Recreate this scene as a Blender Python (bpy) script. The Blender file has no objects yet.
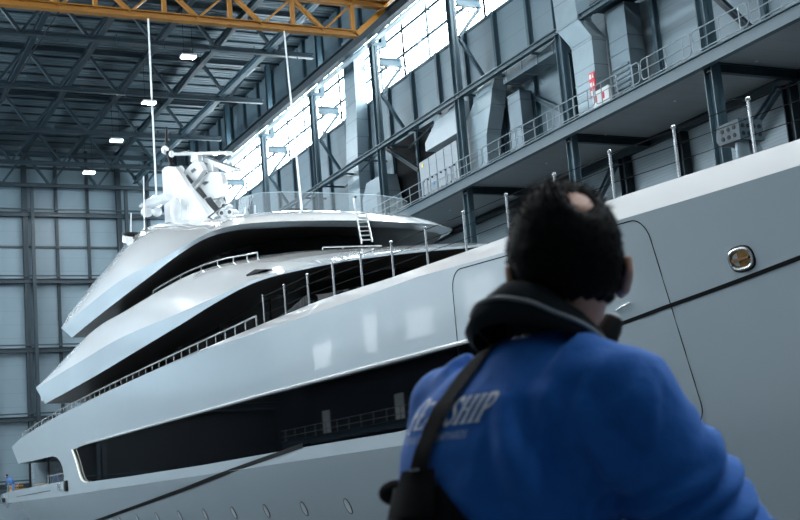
import bpy, bmesh, math, random
from mathutils import Vector, Matrix, noise
from mathutils.geometry import tessellate_polygon
from mathutils.bvhtree import BVHTree
random.seed(7)
SC = bpy.context.scene
COL = SC.collection
PI = math.pi
# ------------------------------------------------------------------ camera
FPX = 1265.0
YAW, PITCH, ROLL = math.radians(26.76), math.radians(10.165), math.radians(4.765)
CAM = Vector((0, 0, 1.3))
FW = Vector((math.sin(YAW)*math.cos(PITCH), math.cos(YAW)*math.cos(PITCH), math.sin(PITCH)))
R0 = Vector((math.cos(YAW), -math.sin(YAW), 0)); U0 = R0.cross(FW)
RT = math.cos(ROLL)*R0 - math.sin(ROLL)*U0
UP = math.sin(ROLL)*R0 + math.cos(ROLL)*U0
def at(px, py, X):
    """the point of the lengthwise plane at lateral distance X seen at a pixel"""
    d = FW + RT*((px-400)/FPX) - UP*((py-260)/FPX)
    return CAM + d*(X/d.x)
cd = bpy.data.cameras.new('camera'); cam = bpy.data.objects.new('camera', cd); COL.objects.link(cam)
m = Matrix((RT, UP, -FW)).transposed().to_4x4(); m.translation = CAM
cam.matrix_world = m
cd.sensor_width = 36; cd.lens = FPX/800*36
cd.clip_start = .05; cd.clip_end = 500
cd.dof.use_dof = True; cd.dof.focus_distance = 34; cd.dof.aperture_fstop = 8
SC.camera = cam
# ------------------------------------------------------------------ materials
def mat(name, col, rough=.5, metal=0., coat=0., var=.08, scale=3., spec=.5, bump=0., stripes=None, alpha=None, sheen=0.):
    M = bpy.data.materials.new(name); M.use_nodes = True
    nt = M.node_tree; b = nt.nodes['Principled BSDF']; N = nt.nodes.new; L = nt.links.new
    b.inputs['Roughness'].default_value = rough; b.inputs['Metallic'].default_value = metal
    b.inputs['Coat Weight'].default_value = coat; b.inputs['Coat Roughness'].default_value = .02
    b.inputs['Specular IOR Level'].default_value = spec
    if sheen: b.inputs['Sheen Weight'].default_value = sheen
    tc = N('ShaderNodeTexCoord'); nz = N('ShaderNodeTexNoise'); nz.inputs['Scale'].default_value = scale
    nz.inputs['Detail'].default_value = 4
    L(tc.outputs['Object'], nz.inputs['Vector'])
    mr = N('ShaderNodeMapRange'); mr.inputs['To Min'].default_value = 1-var; mr.inputs['To Max'].default_value = 1+var
    L(nz.outputs['Fac'], mr.inputs['Value'])
    mx = N('ShaderNodeMix'); mx.data_type = 'RGBA'; mx.blend_type = 'MULTIPLY'; mx.inputs['Factor'].default_value = 1
    mx.inputs['A'].default_value = (*col, 1); L(mr.outputs['Result'], mx.inputs['B'])
    out = mx.outputs['Result']
    if stripes:                    # panel joints: (axis, spacing, joint width, darkening)
        for ax, sp, jw, dk in stripes:
            sx = N('ShaderNodeSeparateXYZ'); L(tc.outputs['Object'], sx.inputs['Vector'])
            md = N('ShaderNodeMath'); md.operation = 'PINGPONG'; md.inputs[1].default_value = sp/2
            L(sx.outputs[ax], md.inputs[0])
            lt = N('ShaderNodeMath'); lt.operation = 'LESS_THAN'; lt.inputs[1].default_value = jw/2
            L(md.outputs[0], lt.inputs[0])
            m2 = N('ShaderNodeMix'); m2.data_type = 'RGBA'; m2.blend_type = 'MULTIPLY'
            L(lt.outputs[0], m2.inputs['Factor']); L(out, m2.inputs['A']); m2.inputs['B'].default_value = (dk, dk, dk, 1)
            out = m2.outputs['Result']
    L(out, b.inputs['Base Color'])
    if bump:
        bp = N('ShaderNodeBump'); bp.inputs['Strength'].default_value = bump; bp.inputs['Distance'].default_value = .02
        L(nz.outputs['Fac'], bp.inputs['Height']); L(bp.outputs['Normal'], b.inputs['Normal'])
        if coat: L(bp.outputs['Normal'], b.inputs['Coat Normal'])
    if alpha is not None: b.inputs['Alpha'].default_value = alpha
    return M
def glow(name, col, strength):
    M = bpy.data.materials.new(name); M.use_nodes = True
    nt = M.node_tree; b = nt.nodes['Principled BSDF']; N = nt.nodes.new; L = nt.links.new
    b.inputs['Base Color'].default_value = (.8, .8, .8, 1); b.inputs['Emission Color'].default_value = (*col, 1)
    b.inputs['Emission Strength'].default_value = strength
    return M
WHITE = mat('yacht white gelcoat', (.80, .815, .82), .16, coat=1., var=.012, scale=.6)
HULLM = mat('hull paint', (.52, .61, .665), .2, coat=1., var=.02, scale=.3, bump=.35)
BLACKGLASS = mat('tinted black glass', (.003, .0035, .005), .02, var=0, spec=.4)
DARKIN = mat('dark interior', (.004, .005, .006), .7, var=.3, spec=.08)
HOODM = mat('pale duct hood', (.36, .42, .46), .4, var=.05)
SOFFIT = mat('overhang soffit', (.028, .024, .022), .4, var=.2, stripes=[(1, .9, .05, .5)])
GROOVE = mat('black seam', (.005, .006, .007), .6, spec=.1)
STRIPE = mat('black paint stripe', (.004, .0045, .006), .5, spec=.15)
CHROME = mat('polished steel', (.8, .82, .84), .22, .75, var=.03)
CREAM = mat('cream edge trim', (.72, .68, .58), .3, coat=.4)
AMBER = mat('bronze pocket', (.42, .24, .09), .25, .7, var=.5, scale=9)
STEEL = mat('blue grey steel paint', (.038, .075, .098), .45, var=.12, scale=1.2)
STEELD = mat('dark steel paint', (.008, .021, .031), .5, var=.15, scale=1.2)
RAILM = mat('grey railing paint', (.20, .25, .28), .4, var=.1)
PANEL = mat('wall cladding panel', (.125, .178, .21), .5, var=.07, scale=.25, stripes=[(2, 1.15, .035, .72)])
PANELB = mat('back wall cladding', (.135, .19, .225), .5, var=.12, scale=.2, stripes=[(2, 1.25, .05, .82)])
RIB = mat('ribbed lower cladding', (.30, .37, .41), .5, var=.05, scale=.3, stripes=[(2, .16, .03, .82)])
DECKM = mat('roof deck sheet', (.058, .088, .106), .6, var=.1, scale=.3, stripes=[(1, .52, .14, .85)])
PANELW = mat('west wall cladding', (.5, .56, .59), .5, var=.1, scale=.25, stripes=[(2, 1.15, .06, .6)])  # unseen wall made pale to bounce light and brighten hull reflections
DARKW = mat('dark wall for reflections', (.012, .016, .018), .6, var=.2, scale=.3, spec=.2)
CONC = mat('painted concrete floor', (.09, .105, .115), .35, var=.15, scale=.4)
SOFF2 = mat('gallery underside', (.27, .29, .30), .6, var=.1, scale=.5, stripes=[(1, 1.1, .04, .8)])
GALV = mat('galvanised duct sheet', (.21, .275, .31), .35, .35, var=.16, scale=1.3, stripes=[(2, 1.2, .04, .55)])
GALVD = mat('dark duct sheet', (.11, .15, .175), .4, .6, var=.18, scale=1.3, stripes=[(2, 1.6, .05, .5)])
UNITM = mat('air unit panel', (.25, .295, .325), .4, var=.04)
YELLOW = mat('crane yellow paint', (.34, .14, .012), .45, var=.12, scale=1.)
ROPE = mat('white rope', (.75, .78, .8), .6)
CABLE = mat('dark cable', (.008, .01, .012), .7, spec=.08)
RED = mat('sign red', (.55, .015, .03), .45)
SIGNW = mat('sign white', (.62, .66, .68), .5)
BLACKP = mat('black plastic', (.007, .007, .008), .5, spec=.25)
FILM = mat('plastic film', (.75, .78, .8), .25, coat=.5, alpha=.55)
DAY = glow('daylit glazing', (.79, .93, 1.), 12.0)
LEFTGLOW = glow('added left wall glow', (.77, .91, 1.), 15)
OFFICE = glow('lit office window', (.85, .93, 1.), .8)
LAMPM = glow('lamp diffuser', (.93, .97, 1.), 480)
# clear glass
GLASS = bpy.data.materials.new('clear glass'); GLASS.use_nodes = True
_b = GLASS.node_tree.nodes['Principled BSDF']; _b.inputs['Base Color'].default_value = (.75, .85, .9, 1)
_b.inputs['Roughness'].default_value = .02; _b.inputs['Alpha'].default_value = .16
# ------------------------------------------------------------------ mesh builder
class MB:
    def __init__(s): s.v = []; s.f = []
    def add(s, vs, fs):
        k = len(s.v); s.v += [Vector(p) for p in vs]; s.f += [tuple(i+k for i in f) for f in fs]; return s
    def box(s, x0, x1, y0, y1, z0, z1):
        return s.add([(x, y, z) for x in (x0, x1) for y in (y0, y1) for z in (z0, z1)],
                     [(0,1,3,2),(4,6,7,5),(0,4,5,1),(2,3,7,6),(0,2,6,4),(1,5,7,3)])
    def bar(s, p, q, w, h=None, up=(0, 0, 1)):
        h = h or w; p = Vector(p); q = Vector(q); d = (q-p).normalized(); up = Vector(up)
        a = d.cross(up)
        if a.length < 1e-3: a = d.cross(Vector((1, 0, 0)))
        a.normalize(); b = a.cross(d)
        vs = [e + a*(i*w/2) + b*(j*h/2) for e in (p, q) for i, j in ((-1,-1),(1,-1),(1,1),(-1,1))]
        return s.add(vs, [(0,3,2,1),(4,5,6,7),(0,1,5,4),(1,2,6,5),(2,3,7,6),(3,0,4,7)])
    def ibeam(s, p, q, w, h, up=(0, 0, 1), t=.05):
        p = Vector(p); q = Vector(q); d = (q-p).normalized(); up = Vector(up)
        a = d.cross(up)
        if a.length < 1e-3: a = d.cross(Vector((1, 0, 0)))
        a.normalize(); b = a.cross(d)
        s.bar(p, q, t, h, up)
        for g in (-1, 1): s.bar(p+b*g*(h/2-t/2), q+b*g*(h/2-t/2), w, t, up)
        return s
    def tube(s, pts, r, n=8, closed=False, rz=None):
        pts = [Vector(p) for p in pts]; N = len(pts)
        rs = r if isinstance(r, (list, tuple)) else [r]*N
        rings = []; a = None
        for i in range(N):
            if closed: d = pts[(i+1) % N]-pts[i-1]
            else: d = pts[min(i+1, N-1)]-pts[max(i-1, 0)]
            d.normalize()
            if a is None:
                a = d.cross(Vector((0, 0, 1)))
                if a.length < 1e-3: a = d.cross(Vector((1, 0, 0)))
            a = (a-d*a.dot(d)).normalized(); b = d.cross(a)
            rings.append([pts[i]+(a*math.cos(2*PI*j/n)+b*math.sin(2*PI*j/n)*(rz or 1))*rs[i] for j in range(n)])
        vs = [p for R in rings for p in R]; fs = []
        for i in range(N if closed else N-1):
            k = (i+1) % N
            for j in range(n): fs.append((i*n+j, i*n+(j+1) % n, k*n+(j+1) % n, k*n+j))
        if not closed: fs += [tuple(range(n))[::-1], tuple((N-1)*n+j for j in range(n))]
        return s.add(vs, fs)
    def prism(s, poly, vec):
        poly = [Vector(p) for p in poly]; n = len(poly); vec = Vector(vec)
        tri = tessellate_polygon([poly])
        fs = [tuple(t) for t in tri] + [tuple(i+n for i in t[::-1]) for t in tri]
        fs += [(i, (i+1) % n, (i+1) % n+n, i+n) for i in range(n)]
        return s.add(poly+[p+vec for p in poly], fs)
    def grid(s, rows, close=False):
        n = len(rows[0]); vs = [p for r in rows for p in r]
        fs = [(i*n+j, i*n+(j+1) % n, (i+1)*n+(j+1) % n, (i+1)*n+j) for i in range(len(rows)-1) for j in range(n if close else n-1)]
        return s.add(vs, fs)
    def ball(s, c, r, nu=16, nv=10):
        c = Vector(c); r = Vector(r) if not isinstance(r, (int, float)) else Vector((r, r, r))
        rows = [[c+Vector((r.x*math.sin(PI*i/nv)*math.cos(2*PI*j/nu), r.y*math.sin(PI*i/nv)*math.sin(2*PI*j/nu), r.z*math.cos(PI*i/nv))) for j in range(nu)] for i in range(nv+1)]
        return s.grid(rows, True)
    def build(s, name, material, parent=None, smooth=False, angle=35, offset=None, bevel=0):
        me = bpy.data.meshes.new(name)
        o = Vector(offset) if offset is not None else Vector((0, 0, 0)); pp = parent if offset is None else None
        while pp: o = o+pp.location; pp = pp.parent
        me.from_pydata([p-o for p in s.v], [], s.f)
        bm = bmesh.new(); bm.from_mesh(me)
        bmesh.ops.remove_doubles(bm, verts=bm.verts, dist=1e-5)
        bmesh.ops.recalc_face_normals(bm, faces=bm.faces); bm.to_mesh(me); bm.free()
        me.materials.append(material)
        ob = bpy.data.objects.new(name, me); COL.objects.link(ob)
        if parent: ob.parent = parent
        if smooth:
            for p in me.polygons: p.use_smooth = True
            if angle: me.set_sharp_from_angle(angle=math.radians(angle))
        if bevel:
            md = ob.modifiers.new('bevel', 'BEVEL'); md.width = bevel; md.segments = 2; md.limit_method = 'ANGLE'
        return ob
def tag(o, label, cat, group=None, kind=None):
    o['label'] = label; o['category'] = cat
    if group: o['group'] = group
    if kind: o['kind'] = kind
    return o
def thing(name, loc, label, cat, group=None, rz=0):
    o = bpy.data.objects.new(name, None); COL.objects.link(o); o.location = loc; o.rotation_euler = (0, 0, rz)
    o.empty_display_size = .2
    return tag(o, label, cat, group)
def struct(o): o['kind'] = 'structure'; return o
def copy_tree(o, parent=None):
    c = o.copy(); COL.objects.link(c)
    if parent: c.parent = parent
    for ch in list(o.children): copy_tree(ch, c)
    return c
def lerp(a, b, t): return a+(b-a)*t
def tab(T, x):
    if x <= T[0][0]: return T[0][1]
    for (a, b), (c, d) in zip(T, T[1:]):
        if x <= c: return b+(d-b)*(x-a)/(c-a)
    return T[-1][1]
def spline(keys, n):
    K = [Vector(k) for k in keys]; out = []
    for i in range(len(K)-1):
        p0, p1, p2, p3 = K[max(i-1, 0)], K[i], K[i+1], K[min(i+2, len(K)-1)]
        for j in range(n):
            t = j/n
            out.append(.5*((2*p1)+(p2-p0)*t+(2*p0-5*p1+4*p2-p3)*t*t+(3*p1-p0-3*p2+p3)*t**3))
    out.append(K[-1]); return out
ORD = ['first', 'second', 'third', 'fourth', 'fifth', 'sixth', 'seventh', 'eighth', 'ninth', 'tenth', 'eleventh', 'twelfth', 'thirteenth', 'fourteenth', 'fifteenth', 'sixteenth']
# ================================================================== the hall (setting)
XW, XL, YB, ZR = 36.5, -14.0, 118.0, 35.7       # upper right wall, left wall, back wall, roof
struct(MB().box(XL, 12, -30, YB, -.4, 0).build('floor', CONC))
struct(MB().box(12, 32, -30, YB, -4.4, -4).build('floor', CONC))
struct(MB().box(32, 39.5, -30, YB, -.4, 0).build('floor', CONC))
struct(MB().box(11.7, 12, -30, YB, -4, -.4).build('trim_1', CONC))
struct(MB().box(32, 32.3, -30, YB, -4, -.4).build('trim_2', CONC))
# roof: trapezoidal sheets with ridges across the hall
prof = []
y = -30.
while y < YB+1:
    prof += [(y, ZR), (y+.30, ZR), (y+.36, ZR+.07), (y+.46, ZR+.07), (y+.52, ZR)]; y += .52
struct(MB().grid([[(x, a, b) for a, b in prof] for x in (XL, XW+3.2)]).build('ceiling', DECKM))
struct(MB().box(XL, 39.8, YB, YB+.25, -4.4, ZR+.3).build('wall_back', PANELB))
struct(MB().box(XL, 12.5, YB-.12, YB-.02, 0, 12).build('wall_back_dark_sheet', DARKW))  # unseen dark sheet added so the hull window mirrors black
struct(MB().box(XL, 39.8, -30.25, -30, -4.4, ZR+.3).build('wall_front', PANELB))
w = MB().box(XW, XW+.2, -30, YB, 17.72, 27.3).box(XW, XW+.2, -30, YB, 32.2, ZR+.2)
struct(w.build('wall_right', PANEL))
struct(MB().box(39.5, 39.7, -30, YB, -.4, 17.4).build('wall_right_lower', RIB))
struct(MB().box(XL-.2, XL, -30, YB, -.4, 13.5).build('wall_left_lower', DARKW))  # out of view, kept dark for black reflections in the hull window
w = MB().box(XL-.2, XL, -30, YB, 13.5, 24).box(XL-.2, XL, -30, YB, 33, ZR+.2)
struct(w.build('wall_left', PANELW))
tn = [3]
def trim(mb, m_=None):
    o = struct(mb.build('trim_%d' % tn[0], m_ or STEEL)); tn[0] += 1; return o
BAY = 10.4
COLY = [38.6+BAY*i for i in range(8)]
# windows of the right wall: one per bay with mullions and transoms
wi = 1
for i in range(-4, 8):
    y0 = 38.2+BAY*i; y1 = min(y0+BAY, YB)
    if y1 <= y0: continue
    g = MB().box(XW+.06, XW+.12, y0, y1, 27.3, 32.2).build('window_%d' % wi, DAY); struct(g)
    if y1 > 45:
        fr = MB()
        for k in range(4):
            yy = y0+k*BAY/3
            if yy < y1+.1: fr.box(XW-.03, XW+.05, yy-.07, yy+.07, 27.3, 32.2)
        for zz in (28.85, 30.5): fr.box(XW-.03, XW+.05, y0, y1, zz-.09, zz+.09)
        fr.box(XW-.08, XW+.05, y0, y1, 27.2, 27.38)
        fo = fr.build('window_frame', STEEL, g)
    wi += 1
for i in range(4, 9):                       # unseen glowing strip added on the left wall to light the hull
    y0 = 14+11.4*i
    g = struct(MB().box(XL-.1, XL-.05, y0, y0+11, 24, 33).build('window_%d' % wi, LEFTGLOW)); wi += 1
    fr = MB()
    for k in range(4): fr.box(XL-.03, XL+.05, y0+k*11/3-.08, y0+k*11/3+.08, 24, 33)
    fr.box(XL-.03, XL+.05, y0, y0+11, 28.4, 28.6); fr.build('window_frame', STEEL, g)
# wall posts of the right wall
for i in range(28):
    yy = 26.7+i*BAY/3
    if yy > YB-1: break
    trim(MB().ibeam((XW-.14, yy, 17.72), (XW-.14, yy, 27.3), .22, .28, up=(1, 0, 0)))
    if yy > 60: trim(MB().ibeam((XW-.14, yy, 32.2), (XW-.14, yy, ZR), .22, .28, up=(1, 0, 0)))
# back wall framing: double main posts, mullions and girts
for x in (3.0, 11.9, 20.8, 29.6, 38.2):
    trim(MB().ibeam((x, YB-.35, 0), (x, YB-.35, ZR-.3), .42, .6, up=(0, 1, 0)), STEELD)
    trim(MB().ibeam((x+.62, YB-.8, 0), (x+.62, YB-.8, 31.5), .3, .4, up=(0, 1, 0)), STEELD)
    for k in (1, 2): trim(MB().ibeam((x+k*2.93, YB-.2, 0), (x+k*2.93, YB-.2, ZR-.3), .26, .34, up=(0, 1, 0)), STEELD)
for z in (4.2, 10.1, 16.3, 22.7, 29.0):
    trim(MB().ibeam((XL, YB-.55, z), (39, YB-.55, z), .35, .42), STEELD)
    trim(MB().bar((XL, YB-.9, z+.45), (39, YB-.9, z+.45), .1, .12), STEELD)
for z in (26., 33.6): trim(MB().bar((XL, YB-.12, z), (39, YB-.12, z), .16, .2), STEELD)
# roof purlins
y = 62.
while y < YB-.5:
    trim(MB().bar((XL, y, ZR-.07), (XW, y, ZR-.07), .09, .12), STEELD); y += 2.08
# ------------------------------------------------------------------ roof trusses
TY = [69.4, 79.8, 90.4, 101.0, 111.0, 116.6]
ZT, ZBt = 35.2, 32.2
tl = ['nearest, partly behind the yellow crane', 'second nearest, above the ceiling lamp beside the crane', 'third from the camera, crossing mid roof',
      'fourth from the camera, behind the mast', 'fifth from the camera, just in front of the gable wall', 'last one, set against the gable wall']
def make_truss():
    t = thing('roof_truss', (10, 0, 35.2), '', 'roof truss', 'roof trusses')
    MB().ibeam((-14, 0, ZT), (34.6, 0, ZT), .34, .42).build('top_chord', STEELD, t)
    MB().ibeam((-14, 0, ZBt), (34.6, 0, ZBt), .34, .36).build('bottom_chord', STEELD, t)
    xs = [34.0-4.4*i for i in range(11)]
    for i, x in enumerate(xs):
        MB().bar((x, 0, ZT), (x-2.2, 0, ZBt), .2, .26, up=(0, 1, 0)).build('web', STEELD, t)
        if i: MB().bar((x, 0, ZT), (x+2.2, 0, ZBt), .2, .26, up=(0, 1, 0)).build('web', STEELD, t)
    return t
tr0 = make_truss()
for i, yy in enumerate(TY):
    t = tr0 if i == 0 else copy_tree(tr0)
    t.location = (10, yy, 35.2); t['label'] = 'dark steel lattice roof truss, '+tl[i]
    if i == len(TY)-1:
        t.location.z -= .6
# sprinkler pipes with short nozzles hung beside the bottom chords
for i, yy in enumerate(TY[1:5]):
    p = MB().tube([(-14, yy-1.0, 31.75), (34.2, yy-1.0, 31.75)], .07, 6)
    t = tag(p.build('sprinkler_pipe', STEELD), 'thin dark sprinkler pipe with upright nozzles below the %s truss' % ORD[i+1], 'pipe', 'sprinkler pipes')
    for k in range(14): MB().tube([(33-3.2*k, yy-1.0, 31.5), (33-3.2*k, yy-1.0, 32.25)], .035, 5).build('nozzle', STEELD, t)
# longitudinal roof members
for x, z, nm in ((31.2, 32.5, 'lengthwise roof girder near the window wall, coloured lighter for its lit edge'), (29.6, 34.9, 'lengthwise roof girder just right of the row of lamps'), (25.2, 34.9, 'lengthwise roof girder just left of the row of lamps'), (20.8, 34.9, 'lengthwise roof girder left of the white crane rope, mid roof'), (16.4, 34.9, 'lengthwise roof girder farthest left under the roof')):
    tag(MB().ibeam((x, 69.4, z), (x, YB-.5, z), .4, .5).build('roof_girder', STEELD if x < 31 else STEEL), nm, 'girder', 'roof girders')  # girder by the windows gets the lighter steel for its lit edge
for k in range(5):
    y0 = TY[k]; y1 = TY[k+1]
    b = MB().bar((34.2, y0, 35), (31.2, y1, 32.6), .14, .14)
    tag(b.build('roof_brace', STEEL), 'slanted roof brace by the window wall, %s bay from the crane' % ORD[k], 'brace', 'roof braces')
# ------------------------------------------------------------------ ceiling lamps
def make_lamp():
    t = thing('ceiling_lamp', (0, 0, 0), '', 'lamp', 'ceiling lamps')
    MB().box(-.5, .5, -.32, .32, 0, .16).build('housing', SIGNW, t)
    MB().box(-.46, .46, -.28, .28, -.03, 0).build('diffuser', LAMPM, t)
    MB().tube([(-.3, 0, .16), (-.3, 0, 3.9)], .015, 5).build('hanger', CABLE, t)
    MB().tube([(.3, 0, .16), (.3, 0, 3.9)], .015, 5).build('hanger', CABLE, t)
    return t
lamp0 = make_lamp(); nl = 0
ll = {3: 'glowing square ceiling lamp, highest one, just below the yellow crane', 2: 'glowing square ceiling lamp, second from the crane, beside the white rope',
      1: 'glowing square ceiling lamp, third from the crane, above the masthead', 0: 'glowing square ceiling lamp, lowest one, in front of the gable wall'}
for x in (25.0, 14.0, 3.0, -8.):
    for k in range(13):
        yy = 109.3-10.2*k
        if x == 25.0 and 4 <= k <= 5 or x == -8. and k > 8 or x == 14. and k < 8 or x == 3. and k > 9: continue  # unseen rows added to light the hull and the man's shoulder
        t = lamp0 if nl == 0 else copy_tree(lamp0); nl += 1
        t.location = (x, yy, 31.0)
        t['label'] = ll[k] if (x == 25. and k < 4) else ('added square ceiling lamp, out of view high over the quay' if x < 20 else 'unseen square ceiling lamp over the foredeck')
# ------------------------------------------------------------------ columns of the right side
cl = ['broad steel column above the walkway at far right', 'steel column left of the big silver duct', 'tall pale column passing the silver elbow duct',
      'tall column right of the bright window duct', 'column left of the bright window duct', 'slim column behind the white rope on the window side',
      'distant column just right of the mast', 'farthest column, behind the mast radar']
for i, yy in enumerate(COLY):
    t = thing('steel_column', (34.7, yy, 0), cl[i], 'column', 'columns carrying the crane rail')
    MB().ibeam((34.5, yy, 0), (34.5, yy, 29.3), .5 if i == 0 else .36, .5, up=(0, 1, 0)).build('shaft', STEEL, t)
    MB().box(34.3, 35.1, yy-.3, yy+.3, 29.3, 29.55).build('bearing_plate', STEEL, t)
    if i > 1: MB().ibeam((35.25, yy, 29.3), (35.25, yy, 35.3), .36, .4, up=(0, 1, 0)).build('roof_post', STEEL, t)
    if i > 1:
        MB().ibeam((34.9, yy, 28.35), (XW, yy, 28.35), .3, .5).build('wall_arm', STEEL, t)
        MB().bar((34.9, yy, 26.2), (XW, yy, 28.2), .18).build('knee_brace', STEEL, t)
    if i > 0: MB().bar((34.9, yy, 26.1), (XW, yy, 23.6), .18).build('knee_brace', STEEL, t)
    if i > 1: MB().bar((34.9, yy, 22.7), (XW, yy, 23.6), .12).build('knee_brace', STEEL, t)
# crane rail
t = thing('crane_rail', (33.8, 60, 29.5), 'long dark crane rail girder running along in front of the window strip', 'crane rail')
MB().ibeam((33.8, 20, 29.9), (33.8, YB-.6, 29.9), .45, .74, t=.07).build('girder', STEELD, t)
MB().box(33.75, 33.85, 20, YB-.6, 30.27, 30.38).build('rail', STEEL, t)
MB().box(34.1, 34.5, 20, YB-.6, 29.45, 29.55).build('ledge', RAILM, t)
# horizontal tie along the columns with cross struts to the wall
t = thing('tie_beam', (34.9, 70, 22.6), 'long horizontal tie beam running along the columns above the walkway', 'beam')
MB().ibeam((34.4, 40, 22.6), (34.4, 89.8, 22.6), .28, .3).build('beam', STEEL, t)
for k in range(13):
    yy = 48.4+3.47*k
    MB().bar((34.4, yy, 22.55), (XW-.2, yy, 22.55), .1, .12).build('cross_strut', STEELD, t)
for k in range(4):
    y0 = 48.4+BAY*k
    MB().tube([(34.5, y0, 22.5), (XW-.3, y0+BAY, 22.5)], .05, 6).build('brace_rod', STEEL, t)
# thin window bracing rods
for k in range(4):
    y0 = 58.8+BAY*k
    t = thing('window_brace', (36.2, y0+5, 27.5), 'crossed bracing rods before the window strip, %s bay from the right' % ORD[k], 'brace', 'rods across the windows')
    MB().tube([(36.25, y0, 27.6), (36.25, y0+BAY, 31.9)], .05, 6).build('rod', STEEL, t)
    MB().tube([(36.25, y0+BAY, 27.6), (36.25, y0, 31.9)], .05, 6).build('rod', STEEL, t)
# rolling diagonal in gallery bays
for (a, b, lb) in (((35.6, 36.5, 17.6), (35.6, 39.9, 21.6), 'thick dark diagonal brace behind the railing at far right'), ((XW-.2, 50.8, 18.9), (XW-.2, 56.4, 22.3), 'slanted flat brace on the wall behind the railing, left of the red sign'),
                   ((35.3, 66.3, 20.2), (35.3, 71.2, 23.2), 'dark diagonal brace left of the air unit, falling to the right')):
    tag(MB().ibeam(a, b, .24, .3, up=(1, 0, 0)).build('diagonal_brace', STEELD if 'dark' in lb else STEEL), lb, 'brace')
# ------------------------------------------------------------------ gallery (walkway) and its railing
t = thing('walkway', (36, 50, 17.2), 'raised steel walkway with deep edge beam along the right wall', 'walkway')
MB().box(34.1, 39.5, -5, 90, 17.42, 17.7).build('deck_slab', SOFF2, t)
MB().ibeam((34.05, -5, 17.45), (34.05, 90, 17.45), .3, .62, t=.06).build('edge_beam', STEEL, t)
MB().ibeam((39.2, -5, 17.2), (39.2, 90, 17.2), .25, .4).build('wall_beam', STEELD, t)
for i, yy in enumerate(COLY[:6]): MB().ibeam((34.3, yy, 17.2), (39.3, yy, 17.2), .25, .42).build('cross_beam', STEELD, t)
for k in range(7):
    MB().tube([(36.4, 38.0+5.4*k, 17.39), (36.4, 38.0+5.4*k, 17.42)], .07, 10).build('downlight', SIGNW, t)
# upper platform
t = thing('upper_platform', (35.5, 42, 22.7), 'dark upper platform above the walkway at the top right', 'platform')
MB().box(34.8, XW-.3, 24, 46.8, 22.8, 22.98).build('deck_slab', STEELD, t)
MB().ibeam((34.95, 24, 22.95), (34.95, 46.8, 22.95), .28, .42).build('edge_beam', STEELD, t)
def make_rail(L):
    t = thing('walkway_railing', (0, 0, 0), '', 'railing', 'railing sections along the walkway')
    r = .15
    loop = [(0, r, .18), (0, .04, .26), (0, 0, .35), (0, 0, .95), (0, .04, 1.04), (0, r, 1.1), (0, L-r, 1.1), (0, L-.04, 1.04), (0, L, .95), (0, L, .35), (0, L-.04, .26), (0, L-r, .18)]
    MB().tube(loop, .028, 6, closed=True).build('rail_frame', RAILM, t, True)
    MB().tube([(0, 0, .64), (0, L, .64)], .022, 6).build('mid_rail', RAILM, t, True)
    for yy in (.5, L/2, L-.5): MB().tube([(0, yy, 0), (0, yy, 1.1)], .026, 6).build('post', RAILM, t, True)
    return t
rail0 = make_rail(3.4)
for i in range(14):
    t = rail0 if i == 0 else copy_tree(rail0)
    t.location = (34.1, 32.2+3.52*i, 17.77)
    t['label'] = 'grey tubular railing section on the walkway, %s from the right' % ORD[i]
# lower posts and brace under the walkway
for k, yy in enumerate((39.2, 46.6, 51.2, 58.2)):
    tag(MB().ibeam((39.2, yy, 0), (39.2, yy, 17), .5, .5, up=(0, 1, 0)).build('wall_post', STEELD), 'dark post on the ribbed wall under the walkway, %s from the right' % ORD[k], 'post', 'posts under the walkway')
for k, (p, q) in enumerate((((38.9, 39.5, 16.9), (38.9, 42.6, 15.0)), ((38.9, 51.5, 16.9), (38.9, 55.2, 13.9)), ((38.9, 58.5, 16.9), (38.9, 63, 13)))):
    tag(MB().ibeam(p, q, .28, .3).build('under_brace', STEEL), 'slanted brace under the walkway, %s from the right' % ORD[k], 'brace', 'braces under the walkway')
# ------------------------------------------------------------------ ducts
def rect_duct(name, keys, material, label, parts=1):
    """keys: centre, half-width along the hall, half-depth across"""
    t = thing(name, keys[0][0], label, 'duct')
    for k, grp in enumerate(parts if isinstance(parts, list) else [list(range(len(keys)))]):
        mb = MB(); rows = []
        for i in grp:
            (x, y, z), hy, hx = keys[i]
            rows.append([Vector((x-hx, y-hy, z)), Vector((x+hx, y-hy, z)), Vector((x+hx, y+hy, z)), Vector((x-hx, y+hy, z))])
        mb.grid(rows, True); n = len(rows)*4
        mb.f += [(0, 1, 2, 3), (n-4, n-3, n-2, n-1)]
        mb.build('duct_section' if k == 0 else 'duct_elbow', material, t)
    for i in range(len(keys)):
        (x, y, z), hy, hx = keys[i]
        MB().box(x-hx-.03, x+hx+.03, y-hy-.03, y+hy+.03, z-.035, z+.035).build('flange', material, t)
    return t
rect_duct('ventilation_duct', [((35.85, 76.3, 17.75), .95, .45), ((35.85, 76.3, 20.5), .95, .45), ((35.85, 76.2, 23.5), .95, .45), ((35.85, 75.8, 27.5), .9, .42), ((35.85, 75.6, 32), .9, .42)], GALV, 'tall silver duct rising in front of the bright window strip')
rect_duct('ventilation_duct', [((35.35, 58.9, 17.75), 1.15, .45), ((35.35, 58.7, 19.9), 1.25, .45), ((35.3, 58.0, 21.3), 1.35, .45), ((35.3, 57.3, 22.1), .95, .45), ((35.3, 56.6, 23.1), .95, .45)], GALV, 'silver elbow duct curving down to the walkway beside the air unit', [[0, 1], [1, 2, 3, 4]])
o = thing('ventilation_duct', (35.4, 53, 22.7), 'silver horizontal duct under the tie beam, ending in the elbow duct', 'duct')
MB().box(35.1, 36.05, 50.2, 55.55, 22.1, 22.95).build('duct_section', GALVD, o)
for k in range(4): MB().box(35.07, 36.08, 50.6+1.5*k, 50.66+1.5*k, 22.07, 22.98).build('flange', GALV, o)
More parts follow.
